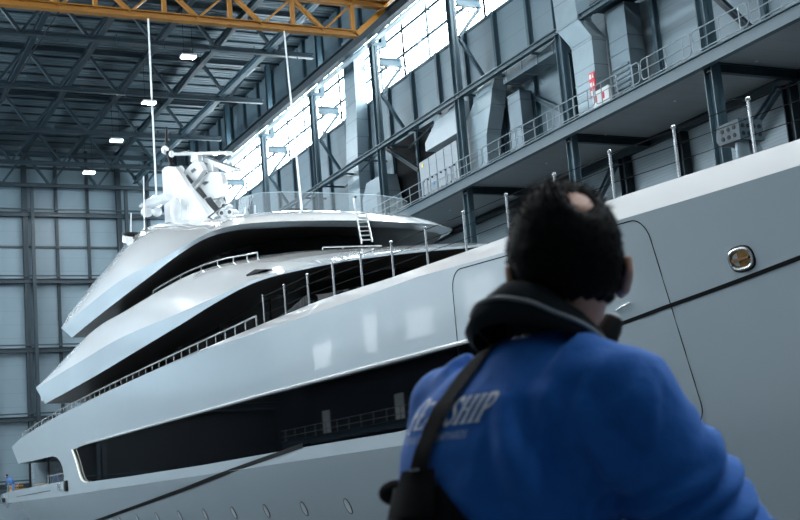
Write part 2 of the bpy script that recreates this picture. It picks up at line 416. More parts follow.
rect_duct('ventilation_duct', [((35.65, 55.0, 17.75), .62, .35), ((35.65, 55.0, 19.6), .62, .35), ((35.65, 55.0, 21.4), .62, .35)], GALVD, 'dark upright duct between the elbow duct and the red sign')
rect_duct('ventilation_duct', [((34.95, 47.4, 17.75), .82, .4), ((34.95, 47.4, 19.5), .82, .4), ((34.95, 47.4, 21.5), .86, .4), ((34.6, 47.9, 22.5), .9, .4), ((34.6, 48.0, 24.5), .9, .4)], GALV, 'big silver duct with a kink standing behind the railing beside the red sign', [[0, 1, 2], [2, 3, 4]])
o = rect_duct('ventilation_duct', [((35.6, 45.35, 17.75), .72, .45), ((35.6, 45.35, 20.3), .72, .45), ((35.6, 45.35, 22.5), .72, .45)], GALVD, 'broad dark duct with a louvred foot, right of the big silver duct')
for k in range(7): MB().bar((35.12, 44.75, 18.1+.25*k), (35.12, 45.95, 18.1+.25*k), .06, .16, up=(.6, 0, 1)).build('louvre_blade', GALV, o)
# boxed duct by the far walkway end
o = thing('duct_box', (35.4, 72, 17.7), 'small silver duct box on the walkway left of the dark opening', 'duct')
MB().prism([(35.2, 74.6, 17.75), (35.2, 74.6, 20.3), (35.2, 73.8, 21.3), (35.2, 71.2, 21.3), (35.2, 70.7, 19.5), (35.2, 70.7, 17.75)], (1.0, 0, 0)).build('duct_section', GALV, o)
MB().box(35.1, 35.2, 70.9, 72.2, 18.2, 20.2).build('access_cover', GALVD, o)
# dark opening behind the walkway and the air handling unit
struct(MB().box(XW-.06, XW-.02, 66.2, 72.3, 17.7, 23.4).build('door_1', DARKIN))
a = thing('air_handling_unit', (35.5, 63.4, 17.7), 'pale grey air handling unit with round latches standing on the walkway', 'air unit')
MB().box(34.75, 36.0, 60.6, 65.3, 17.9, 19.9).build('lower_casing', UNITM, a, bevel=.02)
MB().prism([(34.75, 60.6, 19.9), (34.75, 65.3, 19.9), (34.75, 65.3, 20.35), (34.75, 60.6, 20.45)], (1.25, 0, 0)).build('upper_casing', UNITM, a)
MB().prism([(34.9, 60.7, 20.9), (34.9, 64.6, 20.9), (34.9, 64.6, 21.4), (34.9, 62.6, 22.6), (34.9, 60.7, 22.9)], (1.0, 0, 0)).build('hood', HOODM, a)
for k in range(4): MB().box(34.73, 34.75, 61.2+.95*k, 61.23+.95*k, 17.9, 20.4).build('panel_joint', GALVD, a)
MB().box(34.9, 35.9, 60.7, 65.2, 17.72, 17.9).build('base_frame', STEELD, a)
for k in range(8):
    yy = 61.0+.55*k
    for zz in (18.25, 19.1): MB().tube([(34.68, yy, zz), (34.75, yy, zz)], .05, 8).build('latch', BLACKP, a)
MB().box(34.72, 34.75, 64.75, 64.95, 20.0, 20.2).build('warning_label', mat('label yellow', (.7, .55, .05)), a)
MB().box(34.72, 34.75, 63.55, 63.75, 18.6, 18.8).build('label', mat('label blue', (.05, .3, .6)), a)
# fire sign and cabinet
s = thing('fire_sign', (34.42, 46.7, 19.0), 'tall red safety sign with white pictograms on the big silver duct', 'sign')
MB().box(34.45, 34.5, 46.55, 46.98, 18.55, 19.75).build('board', RED, s)
for k in range(3):
    z = 18.95+.4*k
    MB().box(34.43, 34.45, 46.78, 46.92, z-.3, z-.08).build('pictogram', SIGNW, s)
    MB().prism([(34.437, 46.6, z-.28), (34.437, 46.74, z-.28), (34.437, 46.67, z-.06)], (.012, 0, 0)).build('pictogram', SIGNW, s)
s = thing('fire_cabinet', (34.4, 45.4, 17.7), 'white cabinet with red emblems behind the railing below the red sign', 'cabinet')
MB().box(34.35, 34.5, 45.45, 46.75, 17.9, 18.72).build('body', SIGNW, s, bevel=.02)
for yy in (46.5, 45.9): MB().box(34.335, 34.35, yy-.11, yy+.11, 18.2, 18.5).build('emblem', RED, s)
tag(MB().tube([(36.1, 38.5, 17.95), (36.1, 44.3, 17.95)], .13, 10).build('hose_pipe', BLACKP, smooth=True), 'dark pipe lying along the wall on the walkway deck', 'pipe')
# cable ladder on the wall
s = thing('cable_ladder', (XW-.3, 47.3, 17.7), 'narrow upright cable ladder on the wall between two ducts', 'cable ladder')
for d in (-.14, .14): MB().bar((XW-.3, 47.3+d, 17.8), (XW-.3, 47.3+d, 22.6), .05, .05).build('stile', STEELD, s)
for k in range(12): MB().bar((XW-.3, 47.16, 18.1+.38*k), (XW-.3, 47.44, 18.1+.38*k), .03, .03).build('rung', STEELD, s)
# ------------------------------------------------------------------ overhead crane
YC = 66.0
c = thing('overhead_crane', (12, YC, 30), 'yellow lattice bridge crane across the top of the hall', 'crane')
MB().ibeam((-13.4, YC, 30.55), (33.9, YC, 30.55), .5, .42).build('top_chord', YELLOW, c)
MB().ibeam((-11, YC, 28.5), (31.6, YC, 28.5), .5, .40).build('bottom_chord', YELLOW, c)
MB().ibeam((-13.4, YC-3.2, 31.0), (33.9, YC-3.2, 31.0), .45, .42).build('top_chord', YELLOW, c)
xs = [31.4-3.9*k for k in range(11)]
for k, x in enumerate(xs):
    MB().bar((x, YC, 28.6), (x, YC, 30.5), .24, .24).build('post', YELLOW, c)
    if k: MB().bar((x, YC, 30.4), (x+1.95, YC, 28.6), .2, .26, up=(0, 1, 0)).build('diagonal', YELLOW, c)
    if k: MB().bar((x+1.95, YC, 28.6), (x+3.9, YC, 30.4), .12, .12, up=(0, 1, 0)).build('diagonal', YELLOW, c)
    MB().bar((x, YC, 30.6), (x, YC-3.2, 30.95), .18, .2).build('cross_tie', YELLOW, c)
MB().bar((31.6, YC, 28.5), (33.7, YC, 30.4), .3, .34).build('diagonal', YELLOW, c)
MB().ibeam((33.8, YC+1.2, 30.8), (33.8, YC-4.6, 30.8), .4, .5).build('end_carriage', YELLOW, c)
for yy in (YC+.7, YC-4): MB().tube([(33.66, yy, 30.62), (33.94, yy, 30.62)], .22, 14).build('wheel', STEELD, c)
h = MB().box(28.6, 30.2, YC-2.4, YC-.9, 30.9, 31.6).build('hoist', BLACKP, c, bevel=.05)
MB().tube([(28.7, YC-1.6, 31.7), (30.1, YC-1.6, 31.7)], .25, 12).build('drum', STEELD, h)
# hanging ropes and cable
tag(MB().tube([(18.75, YC, 28.3), (18.72, YC, 16.9)], .055, 8).build('hanging_rope', ROPE, smooth=True), 'straight white rope hanging from the crane to the aft mast base', 'rope')
tag(MB().tube([(26.9, YC, 28.3), at(302, 212, 19.9)], .05, 8).build('hanging_rope', ROPE, smooth=True), 'white rope slanting from the crane to the sun deck front', 'rope')
tag(MB().tube([(13.9, YC, 28.4), (9, YC+14, 21)], .035, 6).build('hanging_cable', CABLE, smooth=True), 'thin dark cable slanting across the roof at upper left', 'cable')
# far quay side fittings that the hull mirrors: a gallery on the left wall
t = thing('quay_gallery', (-12.5, 50, 6), 'steel gallery with railing along the quay side wall', 'gallery')
MB().box(XL, -11.6, 0, 110, 5.9, 6.2).build('deck_slab', SOFF2, t)
MB().ibeam((-11.6, 0, 6.0), (-11.6, 110, 6.0), .3, .6).build('edge_beam', STEEL, t)
for z in (6.7, 7.25): MB().tube([(-11.6, 0, z), (-11.6, 110, z)], .03, 6).build('rail', RAILM, t)
for k in range(46): MB().tube([(-11.6, 1+2.4*k, 6.2), (-11.6, 1+2.4*k, 7.25)], .03, 6).build('post', RAILM, t)
for k in range(8):
    struct(MB().box(XL+.01, XL+.06, 8+13*k, 10.4+13*k, 0, 3.2).build('door_%d' % (k+2), SIGNW if k % 2 else STEEL))

t = thing('quay_gallery', (-12.5, 50, 11.5), 'upper steel gallery with railing along the quay side wall', 'gallery')
MB().box(XL, -11.6, 0, 110, 11.3, 11.6).build('deck_slab', SOFF2, t)
MB().ibeam((-11.6, 0, 11.4), (-11.6, 110, 11.4), .3, .6).build('edge_beam', RAILM, t)
for z in (12.1, 12.65): MB().tube([(-11.6, 0, z), (-11.6, 110, z)], .04, 6).build('rail', SIGNW, t)
for k in range(46): MB().tube([(-11.6, 1+2.4*k, 11.6), (-11.6, 1+2.4*k, 12.65)], .04, 6).build('post', SIGNW, t)
for k in range(11):
    y0 = 6+9.6*k
    g = struct(MB().box(XL+.01, XL+.05, y0, y0+(4.2 if k % 3 else 2.2), 12.4, 14.6+.8*(k % 2)).build('window_%d' % wi, OFFICE)); wi += 1
for k in range(7): struct(MB().box(XL+.02, XL+.07, 14+15*k, 15.6+15*k, 6.3, 8.6).build('door_%d' % (k+10), SIGNW))
# ================================================================== the yacht
YX = Vector((21, 55, 0))
ship = thing('yacht', YX, 'long white superyacht with black window bands and overhanging decks in the hall', 'yacht')
CX = 21.0
ZS = [(-28, 6.0), (12, 6.35), (15, 6.45), (20, 6.70), (24.5, 6.83), (30.9, 7.02), (35.9, 7.26), (40.8, 7.31), (48, 7.26)]
ZK = [(-28, 5.4), (12, 5.8), (15, 5.93), (17.5, 6.03), (20, 6.15), (27, 6.54), (28.7, 6.64), (33.9, 6.75), (40, 6.95), (48, 7.2)]
def plan(Y): return 15 + (7*((12-Y)/40)**2 if Y < 12 else 0)
def sstep(t): t = min(1, max(0, t)); return t*t*(3-2*t)
def hx(Y, z):
    k1 = .3*(1-math.exp(-((24-Y)/4)**2)) if Y < 24 else 0
    kc = .4*sstep((Y-18)/6)
    zk = tab(ZK, Y)
    return min(plan(Y) + k1*max(0, zk-z) + kc*max(0, 2.4-z), 21.95)
def on_hull(Y, z, out=0.): return Vector((hx(Y, z)-out, Y, z))
side = [(24, 2.4), (40, 2.4), (60, 2.42), (76, 2.42), (98.4, 2.53), (97.35, 3.22), (90.87, 3.29), (82, 3.26), (74.95, 3.24), (74.86, 3.54), (75.2, 4.05), (75.9, 4.45), (76.7, 4.70), (77.9, 4.85), (84, 4.93), (89.97, 5.01),
        (92.64, 6.33), (89.1, 6.66), (82, 6.92), (75.4, 7.09), (65, 7.2), (55.3, 7.23), (48, 7.2), (40, 6.95), (33.9, 6.75), (28.7, 6.64), (27, 6.54), (24, 6.373)]
hole = [(72.4, 4.88), (71.4, 4.1), (70.7, 3.42), (70.3, 3.15), (69.7, 3.0), (68.9, 2.95), (60, 2.86), (48.6, 2.79), (37.9, 2.80), (30.7, 2.77), (27, 2.9), (25.4, 3.3), (24.9, 3.9), (25.3, 4.4), (26.4, 4.58), (29.35, 4.61), (41.3, 4.75), (57.5, 4.85), (70, 4.92)]
hm = MB()
for sgn in (1, -1):
    mx_ = (lambda x: x) if sgn == 1 else (lambda x: 2*CX-x)
    A = [Vector((0, a, b)) for a, b in side]; B = [Vector((0, a, b)) for a, b in hole]
    tri = tessellate_polygon([A, B]); pts = A+B
    hm.add([(mx_(15), p.y, p.z) for p in pts], [tuple(t) for t in tri])
    for ring in (A, B):                     # reveals, 0.14 m deep
        n = len(ring)
        hm.grid([[(mx_(15), p.y, p.z) for p in ring], [(mx_(15.14), p.y, p.z) for p in ring]], True)
    # forebody
    ys = [24-i*1.0 for i in range(53)]
    rows = []
    for y in ys:
        zk = tab(ZK, y)
        rows.append([Vector((mx_(hx(y, z)), y, z)) for z in [-3.2, -1.5, 0, .8, 1.6, 2.0, 2.4, 2.8, 3.4, 4.2, 5., 5.6, zk]])
    hm.grid(rows)
    # underbody aft of it
    rows = []
    for y in [24, 30, 40, 50, 60, 70, 80, 90, 98.4, 104]:
        zc = tab([(24, 2.4), (76, 2.42), (98.4, 2.53), (104, 2.56)], y)
        rows.append([Vector((mx_(15+.4*max(0, zc-z)), y, z)) for z in (zc, 1.6, .8, 0, -1.5, -3.2)])
    hm.grid(rows)
# transom, bottom
hm.add([(15, 98.4, 2.53), (27, 98.4, 2.53), (27, 104, 2.56), (15, 104, 2.56)], [(0, 1, 2, 3)])
hm.add([(15, 104, 2.56), (27, 104, 2.56), (24.7, 104, -3.2), (17.3, 104, -3.2)], [(0, 1, 2, 3)])
hm.add([(15, 98.4, 2.53), (27, 98.4, 2.53), (27, 97.35, 3.22), (15, 97.35, 3.22)], [(0, 1, 2, 3)])
hm.add([(15, 92.64, 6.33), (27, 92.64, 6.33), (27, 89.97, 5.01), (15, 89.97, 5.01)], [(0, 1, 2, 3)])
rows = []
for y in [104, 80, 60, 40, 24, 12, 0, -12, -28]:
    x = hx(y, -3.2); rows.append([(x, y, -3.2), (2*CX-x, y, -3.2)])
hm.grid(rows)
hull = hm.build('hull', HULLM, ship, True, 14)
# bulwark band leaning inboard above the knuckle, with its cap and inner face
for sgn in (1, -1):
    mx_ = (lambda x: x) if sgn == 1 else (lambda x: 2*CX-x)
    bw = MB(); rows = []
    for i in range(78):
        y = 48-i*1.0
        if y < -27: break
        zs, zk = tab(ZS, y), tab(ZK, y); p = plan(y); e = min(1, (zs-zk)/.35)
        rows.append([(mx_(p), y, zk), (mx_(p+.30*e), y, zs-.03), (mx_(p+.33*e), y, zs), (mx_(p+.33*e+.2), y, zs), (mx_(p+.33*e+.22), y, zs-.05), (mx_(p+.6), y, 5.7)])
    bw.grid(rows); bw.build('bulwark', WHITE, ship, True, 30)
    bw = MB()
    rows = [[(mx_(15), y, z), (mx_(15.02), y, z+.03), (mx_(15.2), y, z+.03), (mx_(15.22), y, z)] for y, z in ((92.6, 6.33), (89.1, 6.66), (82, 6.92), (75.4, 7.09), (65, 7.2), (55.3, 7.23), (48, 7.23))]
    bw.grid(rows); bw.build('cap_rail', WHITE, ship)
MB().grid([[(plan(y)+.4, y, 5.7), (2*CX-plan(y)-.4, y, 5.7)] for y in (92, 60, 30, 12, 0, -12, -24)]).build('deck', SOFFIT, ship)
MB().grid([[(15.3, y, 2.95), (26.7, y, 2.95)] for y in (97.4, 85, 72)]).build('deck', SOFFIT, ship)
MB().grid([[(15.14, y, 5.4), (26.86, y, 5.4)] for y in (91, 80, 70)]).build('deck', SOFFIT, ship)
# stern lounge wall in the side opening: pale sliding panels and dark recess
w = MB().box(16.9, 17.0, 70.5, 97, 2.95, 5.4).build('stern_bulkhead', DARKIN, ship)
glp = mat('blue grey panel', (.20, .25, .28), .25, coat=.6)
for y0, y1 in ((81.6, 88.6), (89.4, 95.5)): MB().box(16.8, 16.9, y0, y1, 3.0, 5.35).build('sliding_panel', glp, ship)
MB().tube([(15.4, 75.4, 3.75), (15.4, 82, 3.8)], .03, 6).build('handrail', CHROME, ship)
for k in range(5): MB().tube([(15.4, 75.6+1.5*k, 3.1), (15.4, 75.6+1.5*k, 3.78)], .025, 6).build('rail_post', CHROME, ship)
for k in range(6): MB().tube([(15.2, 91.5+.9*k, 3.2), (15.2, 91.5+.9*k, 3.75)], .025, 6).build('rail_post', CHROME, ship)
MB().tube([(15.2, 91, 3.75), (15.2, 96.6, 3.75)], .03, 6).build('handrail', CHROME, ship)
MB().box(14.9, 15.0, 75.6, 76.5, 2.85, 3.15).build('fairlead', CHROME, ship, bevel=.03)
MB().box(14.86, 15.0, 73.8, 74.4, 2.65, 3.25).build('mooring_fitting', BLACKP, ship, bevel=.03)
MB().box(14.9, 15.0, 95.8, 97, 2.6, 2.9).build('mooring_fitting', BLACKP, ship, bevel=.03)
MB().bar((14.995, 79, 2.85), (14.995, 91, 2.83), .03, .03).build('seam', GROOVE, ship)
# main-deck window band
gl = MB(); pts = [Vector((15.12, a, b)) for a, b in hole]
gl.add(pts, [tuple(t) for t in tessellate_polygon([pts])])
g = gl.build('main_deck_window', BLACKGLASS, ship)
MB().tube([(14.99, a, b+.06) for a, b in reversed(hole[-6:])] , .05, 6).build('window_ledge', WHITE, ship, True)
MB().tube([(15.03, a, b) for a, b in hole[:6]], .06, 6).build('window_trim', CREAM, ship, True)
# stripe
def ribbon(pts, wdt, out=.006):
    rows = []
    for i, (y, z) in enumerate(pts):
        a = Vector(pts[max(i-1, 0)]); b = Vector(pts[min(i+1, len(pts)-1)]); d = (b-a).normalized(); n = Vector((-d.y, d.x))
        r = []
        for s in (-.5, .5):
            yy, zz = y+n.x*wdt*s, z+n.y*wdt*s
            r += [on_hull(yy, zz, out)]
        rows.append(r)
    return rows
def dens(pts, n):
    out = []
    for (a, b), (c, d) in zip(pts, pts[1:]):
        for k in range(n): out.append((lerp(a, c, k/n), lerp(b, d, k/n)))
    return out+[pts[-1]]
st = dens([(10, 4.78), (15.75, 4.53), (19.4, 4.29), (21.5, 4.1), (24.6, 3.87)], 10)
MB().grid(ribbon(st, .078, .012)).build('accent_stripe', STRIPE, ship)
st = dens([(37.6, 2.86), (45, 2.40)], 3)+dens([(45.001, 2.39), (51.6, 1.95), (68.7, .93), (84, .12)], 8)
MB().grid(ribbon(st, .15, .012)).build('accent_stripe', STRIPE, ship)
# shell door seam
def rr(y0, y1, zt0, zt1, zb, r):
    P = []
    cs = [((y0+r, zt0-r), 90, 180), ((y0+r, zb+r), 180, 270), ((y1-r, zb+r), 270, 360), ((y1-r, zt1-r), 0, 90)]
    for (cy, cz), a0, a1 in cs:
        for k in range(9):
            a = math.radians(lerp(a0, a1, k/8)); P.append((cy+r*math.cos(a), cz+r*math.sin(a)))
    return P
P = rr(19.22, 27.0, 6.05, 6.42, 1.98, .45)
Q = []
for i in range(len(P)):
    a, b = P[i], P[(i+1) % len(P)]; n = max(1, int(math.dist(a, b)/.5))
    Q += [(lerp(a[0], b[0], k/n), lerp(a[1], b[1], k/n)) for k in range(n)]
MB().tube([on_hull(a, b, 0) for a, b in Q], .014, 6, True).build('shell_door_seam', GROOVE, ship, True)
MB().tube([on_hull(20.72, 4.46, .03), on_hull(20.5, 4.50, .05), on_hull(20.3, 4.52, .03)], .02, 6).build('shell_door_bar', CHROME, ship, True)  # short bright bar on the shell door
# oval fairlead with bronze pocket
def oval(yc, zc, a, b, out, n=32, p=2.6):
    res = []
    for k in range(n):
        t = 2*PI*k/n; c, s_ = math.cos(t), math.sin(t)
        y = yc+a*math.copysign(abs(c)**(2/p), c); z = zc+b*math.copysign(abs(s_)**(2/p), s_)
        res.append(on_hull(y, z, out))
    return res
yc, zc = 17.05, 4.78
fl = MB().tube(oval(yc, zc, .28, .175, .02), .03, 8, True).build('oval_fairlead', CHROME, ship, True)
MB().tube(oval(yc, zc, .32, .215, .0), .02, 8, True).build('gasket', BLACKP, fl, True, offset=YX)
fi = MB(); ring = oval(yc, zc, .27, .165, .008); fi.grid([ring, oval(yc, zc, .21, .115, .002)], True)
r2 = oval(yc, zc, .21, .115, .002); k0 = len(fi.v); fi.add(r2, [tuple(range(len(r2)))]); fi.build('pocket', AMBER, fl, True, offset=YX)
MB().bar(on_hull(yc-.22, zc-.01, .03), on_hull(yc+.22, zc-.01, .03), .03, .05).build('roller', mat('dark bronze', (.16, .08, .03), .3, .8), fl, offset=YX)
# portholes
for k in range(9):
    y = 35.8+3.6*k; z = .88
    def pr(r, out): return [on_hull(y+r*math.cos(2*PI*j/20), z+r*1.15*math.sin(2*PI*j/20), out) for j in range(20)]
    p = MB().tube(pr(.20, .0), .022, 6, True).build('porthole', mat('porthole rim', (.05, .065, .075), .4) if k == 0 else bpy.data.materials['porthole rim'], ship, True)
    q = MB(); r_ = pr(.19, .012); q.grid([r_, pr(.10, .004)], True); q.add(pr(.10, .004), [tuple(range(20))]); q.build('glass', mat('porthole glass', (.72, .76, .78), .12, coat=1) if k == 0 else bpy.data.materials['porthole glass'], p, True, offset=YX)
# ------------------------------------------------------------------ overhanging decks
NS = 6
def half(keys):
    a, b = Vector(keys[0]), Vector(keys[1])
    return [a.lerp(b, k/NS) for k in range(NS)] + spline(keys[1:], NS)
def full(keys):
    h_ = half(keys); return h_ + [Vector((2*CX-p.x, p.y, p.z)) for p in reversed(h_[:-1])]
def blend(a, b, t, dx=0, dz=0):
    r = []
    for i, (p, q) in enumerate(zip(a, b)):
        v = Vector(p).lerp(Vector(q), t); w_ = 0 if i == 0 else 1
        r.append(Vector((v.x+dx*w_*(1 if i < len(a)-1 else 0), v.y, v.z+dz*w_)))
    return r
def inset(a, d, dz, dy=0):
    out = []
    for i, p in enumerate(a):
        p = Vector(p); c = Vector((CX, min(max(p.y, 48), 66), p.z)); v = (c-p); v.z = 0
        out.append(p+v.normalized()*min(d, v.length)+Vector((0, 0, dz)))
    return out
L2 = [(21, 80, 8.15), (15.0, 79.9, 8.15), (15, 67.2, 8.28), (15, 57.7, 8.47), (15, 50.3, 8.62), (15, 45, 8.75), (15.1, 41, 8.75), (15.9, 38.6, 8.72), (17, 37, 8.72), (18.6, 35.6, 8.7), (21, 34.3, 8.7)]
K2 = [(21, 82.7, 9.44), (15, 82.7, 9.44), (15, 69.25, 9.49), (15, 60.4, 9.5), (15, 51, 9.15), (15, 45, 8.95), (15.1, 41, 8.85), (15.9, 38.6, 8.8), (17, 37, 8.8), (18.6, 35.6, 8.78), (21, 34.3, 8.78)]
T2 = [(21, 82.4, 9.55), (15.1, 82.4, 9.5), (15.5, 69.3, 10.95), (15.6, 61.5, 11.0), (15.7, 52.5, 10.9), (15.9, 48, 10.65), (16.3, 45.6, 10.42), (17, 45.1, 10.5), (18.2, 44.4, 10.55), (19.4, 43.8, 10.5), (21, 43, 10.4)]
L3 = [(21, 74, 11.46), (15.6, 74.2, 11.46), (15.55, 68.9, 11.58), (15.5, 62, 11.7), (15.5, 56.4, 11.78), (15.5, 51.9, 11.85), (15.7, 48.6, 11.88), (16.3, 46.9, 11.85), (17.6, 46.1, 11.82), (19.2, 45.6, 11.8), (21, 45.4, 11.76)]
K3 = [(21, 76.7, 12.4), (15.5, 76.7, 12.4), (15.5, 70, 12.55), (15.5, 62, 12.6), (15.5, 56, 12.3), (15.5, 51, 12.05), (15.6, 48, 11.98), (16.1, 46.2, 11.92), (17.4, 45.2, 11.87), (19.2, 44.7, 11.84), (21, 44.5, 11.83)]
T3 = [(21, 71, 14.2), (16.5, 71.2, 14.1), (16.5, 68, 14.6), (16.6, 64.8, 15.1), (17, 61.5, 15.3), (17.3, 57.2, 14.6), (17.5, 51.8, 13.5), (17.8, 48.8, 12.95), (18.4, 47.4, 12.72), (20, 46.6, 12.62), (21, 46.3, 12.6)]
def loft(levels): return MB().grid([full(k) for k in levels])
loft([L2, K2]).build('bridge_deck_fascia', HULLM, ship, True, 40)
loft([K2, blend(K2, T2, .35, -.02, .05), blend(K2, T2, .7, -.02, .06), T2, inset(T2, .2, .02), inset(T2, .26, -.1), inset(T2, .3, -1.)]).build('bridge_deck_bulwark', WHITE, ship, True, 50)
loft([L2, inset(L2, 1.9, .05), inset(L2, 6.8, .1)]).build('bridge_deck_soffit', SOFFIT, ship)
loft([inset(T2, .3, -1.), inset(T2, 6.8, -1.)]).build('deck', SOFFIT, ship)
loft([L3, K3]).build('sun_deck_fascia', HULLM, ship, True, 50)
roof3 = [blend(K3, T3, .3, -.12, .1), blend(K3, T3, .65, -.14, .16), T3, inset(T3, 1.2, .22), inset(T3, 3., .3), inset(T3, 6.5, .3)]
loft([K3]+roof3).build('sun_deck_roof', WHITE, ship, True, 60)
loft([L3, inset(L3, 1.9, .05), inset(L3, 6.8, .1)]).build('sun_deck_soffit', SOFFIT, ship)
# deckhouse glazing behind the overhangs
def house(y0, y1, xs, z0, z1, fr):
    c = [Vector((CX, y1, 0)), Vector((xs, y1, 0)), Vector((xs, (y0+y1)/2, 0)), Vector((xs, y0+fr, 0)), Vector((xs+.5, y0+fr*.55, 0)), Vector((xs+1.6, y0+fr*.2, 0)), Vector((CX, y0, 0))]
    c = c[:1]+spline(c[1:], 6); c = c+[Vector((2*CX-p.x, p.y, 0)) for p in reversed(c[:-1])]
    return [[Vector((p.x, p.y, z)) for p in c] for z in (z0, z1)]
for nm, (a) in (('upper_deck_windows', (38.0, 76, 17.0, 5.7, 8.8, 6)), ('bridge_deck_windows', (47.6, 69, 17.3, 9.3, 11.9, 5))):
    o = MB().grid(house(*a)).build(nm, BLACKGLASS, ship, True, 40)
    for k in range(6):
        y = a[0]+a[5]+1+k*((a[1]-a[0]-a[5]-2)/5)
        MB().box(a[2]-.04, a[2]+.02, y-.05, y+.05, a[3], a[4]).build('mullion', DARKIN, o, offset=YX)
MB().box(16.9, 16.98, 40.5, 42.5, 6.2, 7.9).build('teal_cabin_pane', mat('teal pane', (.05, .12, .14), .1), ship)  # single teal pane in front of the upper deck glazing
# handrail along the upper deck bulwark
hr = [(y, tab([(50, 7.26), (55.3, 7.25), (65, 7.22), (75.4, 7.11), (82, 6.94), (89.1, 6.68)], y)) for y in [41.5+1.15*k for k in range(42)]]
MB().tube([(15.12, y, z+.34) for y, z in hr], .035, 6).build('handrail', CHROME, ship, True)
for y, z in hr: MB().tube([(15.12, y, z), (15.12, y, z+.34)], .028, 5).build('rail_post', CHROME, ship)
# handrails on the bridge deck
t2 = half(T2)
seg = [p for p in t2 if p.y < 58 and p.x < 16.6]
MB().tube([p+Vector((.1, 0, .22)) for p in seg], .035, 6).build('handrail', CHROME, ship, True)
for p in seg[::3]: MB().tube([p+Vector((.1, 0, 0)), p+Vector((.1, 0, .22))], .025, 5).build('rail_post', CHROME, ship)
seg = [p for p in t2 if p.x > 18.9 and p.y < 60]
MB().tube([p+Vector((0, .12, .12)) for p in seg], .03, 6).build('handrail', CHROME, ship, True)
for p in seg[::3]: MB().tube([p+Vector((0, .12, 0)), p+Vector((0, .12, .12))], .025, 5).build('rail_post', CHROME, ship)
# air inlet on the bridge deck side
for yv, zv, xv in ((44.4, 9.9, 15.2),):
    MB().prism([(15.26, 40.7, 9.12), (15.26, 42.6, 9.2), (15.26, 42.65, 9.29), (15.26, 41.7, 9.31)], (.3, 0, 0)).build('air_inlet', GROOVE, ship)
# stanchions and wires
posts = [14.29+2.08*k for k in range(14)]
for y in posts:
    z = tab(ZS, y); x = plan(y)+.36
    s = MB().tube([(x, y, z-.02), (x, y, z+.98)], .032, 8).build('stanchion', CHROME, ship, True)
    MB().ball((x, y, z+1.0), .05, 8, 6).build('finial', CHROME, s, True, offset=YX)
for hgt in (.34, .66, .95):
    MB().tube([(plan(y)+.36, y, tab(ZS, y)+hgt-(.02 if i % 2 else 0)) for i, y in enumerate([8]+posts)], .009, 5).build('guard_wire', CABLE, ship)
# windbreak glass
gb = [(18.6, 57.5, 14.72, 14.74), (18.3, 54, 14.1, 14.5), (18.15, 51.5, 13.6, 14.32), (18.4, 49.2, 13.1, 14.05), (19.2, 48.1, 12.85, 13.85), (20.6, 47.6, 12.8, 13.72), (22, 47.45, 12.8, 13.68), (23.4, 47.6, 12.8, 13.68), (24.6, 48.1, 12.85, 13.7), (25.2, 48.8, 12.95, 13.75)]
wb = MB().grid([[(x, y, a) for x, y, a, b in gb], [(x, y, b) for x, y, a, b in gb]]).build('windbreak_glass', GLASS, ship, True, 60)
MB().tube([(x, y, b) for x, y, a, b in gb], .022, 6).build('glass_edge', mat('glass edge', (.35, .45, .5), .2), wb, True, offset=YX)
MB().tube([(18.58, 57.5, 14.74), (18.28, 54, 14.52), (18.14, 51.5, 14.34)], .03, 6).build('glass_edge', BLACKP, wb, True, offset=YX)
for x, y in ((18.35, 50.5), (22.2, 47.7)): MB().ball((x-.03, y-.03, 13.6), .06, 8, 6).build('glass_clamp', BLACKP, wb, True, offset=YX)
# ------------------------------------------------------------------ mast
mast = MB().prism([at(*p, 19.6) for p in ((161.5, 170), (164, 167), (168, 166), (174.5, 166.5), (178.5, 172), (184, 181), (196, 198), (212, 221), (165, 226))], (.3, 0, 0)).build('mast', WHITE, ship, bevel=.05)
def mpart(nm, pix, X, th, m_=WHITE, bv=.05, par=None):
    return MB().prism([at(*p, X) for p in pix], (th, 0, 0)).build(nm, m_, par or mast, offset=YX, bevel=bv)
mpart('mast_leg', [(184, 181), (190, 189), (216, 219), (207, 221), (196, 200)], 19.9, .3)
mpart('mast_arm', [(178, 177), (186, 169), (194, 160), (199, 162), (203, 170), (196, 180), (188, 189)], 20.4, .3)
mpart('mast_arm', [(189, 192), (200, 180), (208, 172), (219, 172), (222, 178), (223, 196), (212, 200), (203, 210)], 20.8, .3)
mpart('mast_strut', [(208, 196), (213, 193), (234, 217), (222, 219)], 21.2, .3)
VENT = mat('dark vent mesh', (.03, .035, .04), .5, stripes=[(2, .14, .05, 3.)])
mpart('louvre', [(184.5, 177.5), (187, 174.5), (193, 181.5), (190, 184.5)], 20.36, .03, VENT, 0)
mpart('louvre', [(190.5, 170.5), (194, 168), (196, 170), (192, 173)], 20.36, .03, VENT, 0)
mpart('louvre', [(195, 190.5), (198.5, 187), (206, 196), (203, 199)], 20.75, .03, VENT, 0)
mpart('louvre', [(202, 183.5), (205, 181), (208, 182), (204, 185)], 20.75, .03, VENT, 0)
mpart('louvre', [(205, 199), (210, 197), (220, 210), (215, 217)], 20.7, .03, VENT, 0)
mpart('radar_pedestal', [(204, 172), (205, 164), (212, 164), (213, 172)], 20.9, .35)
mpart('radar_scanner', [(170, 152.6), (225, 150.8), (225, 154.4), (170, 156)], 20.5, .4)
mpart('radar_scanner', [(179, 152), (186, 151), (234, 168), (234, 171.5), (226, 172)], 21.0, .45)
mpart('radar_pedestal', [(190, 162), (191, 154), (197, 154), (198, 161)], 20.5, .3)
for px_, py_ in ((221.5, 213), (229.5, 212), (223.5, 206)):
    p = at(px_, py_, 20.6)
    h = MB().tube([p, p+Vector((.5, .5, .05))], .17, 12).build('horn', WHITE, mast, True, offset=YX)
    MB().tube([p+Vector((-.01, -.01, 0)), p+Vector((.05, .05, 0))], .11, 12).build('horn_mouth', BLACKP, mast, offset=YX)
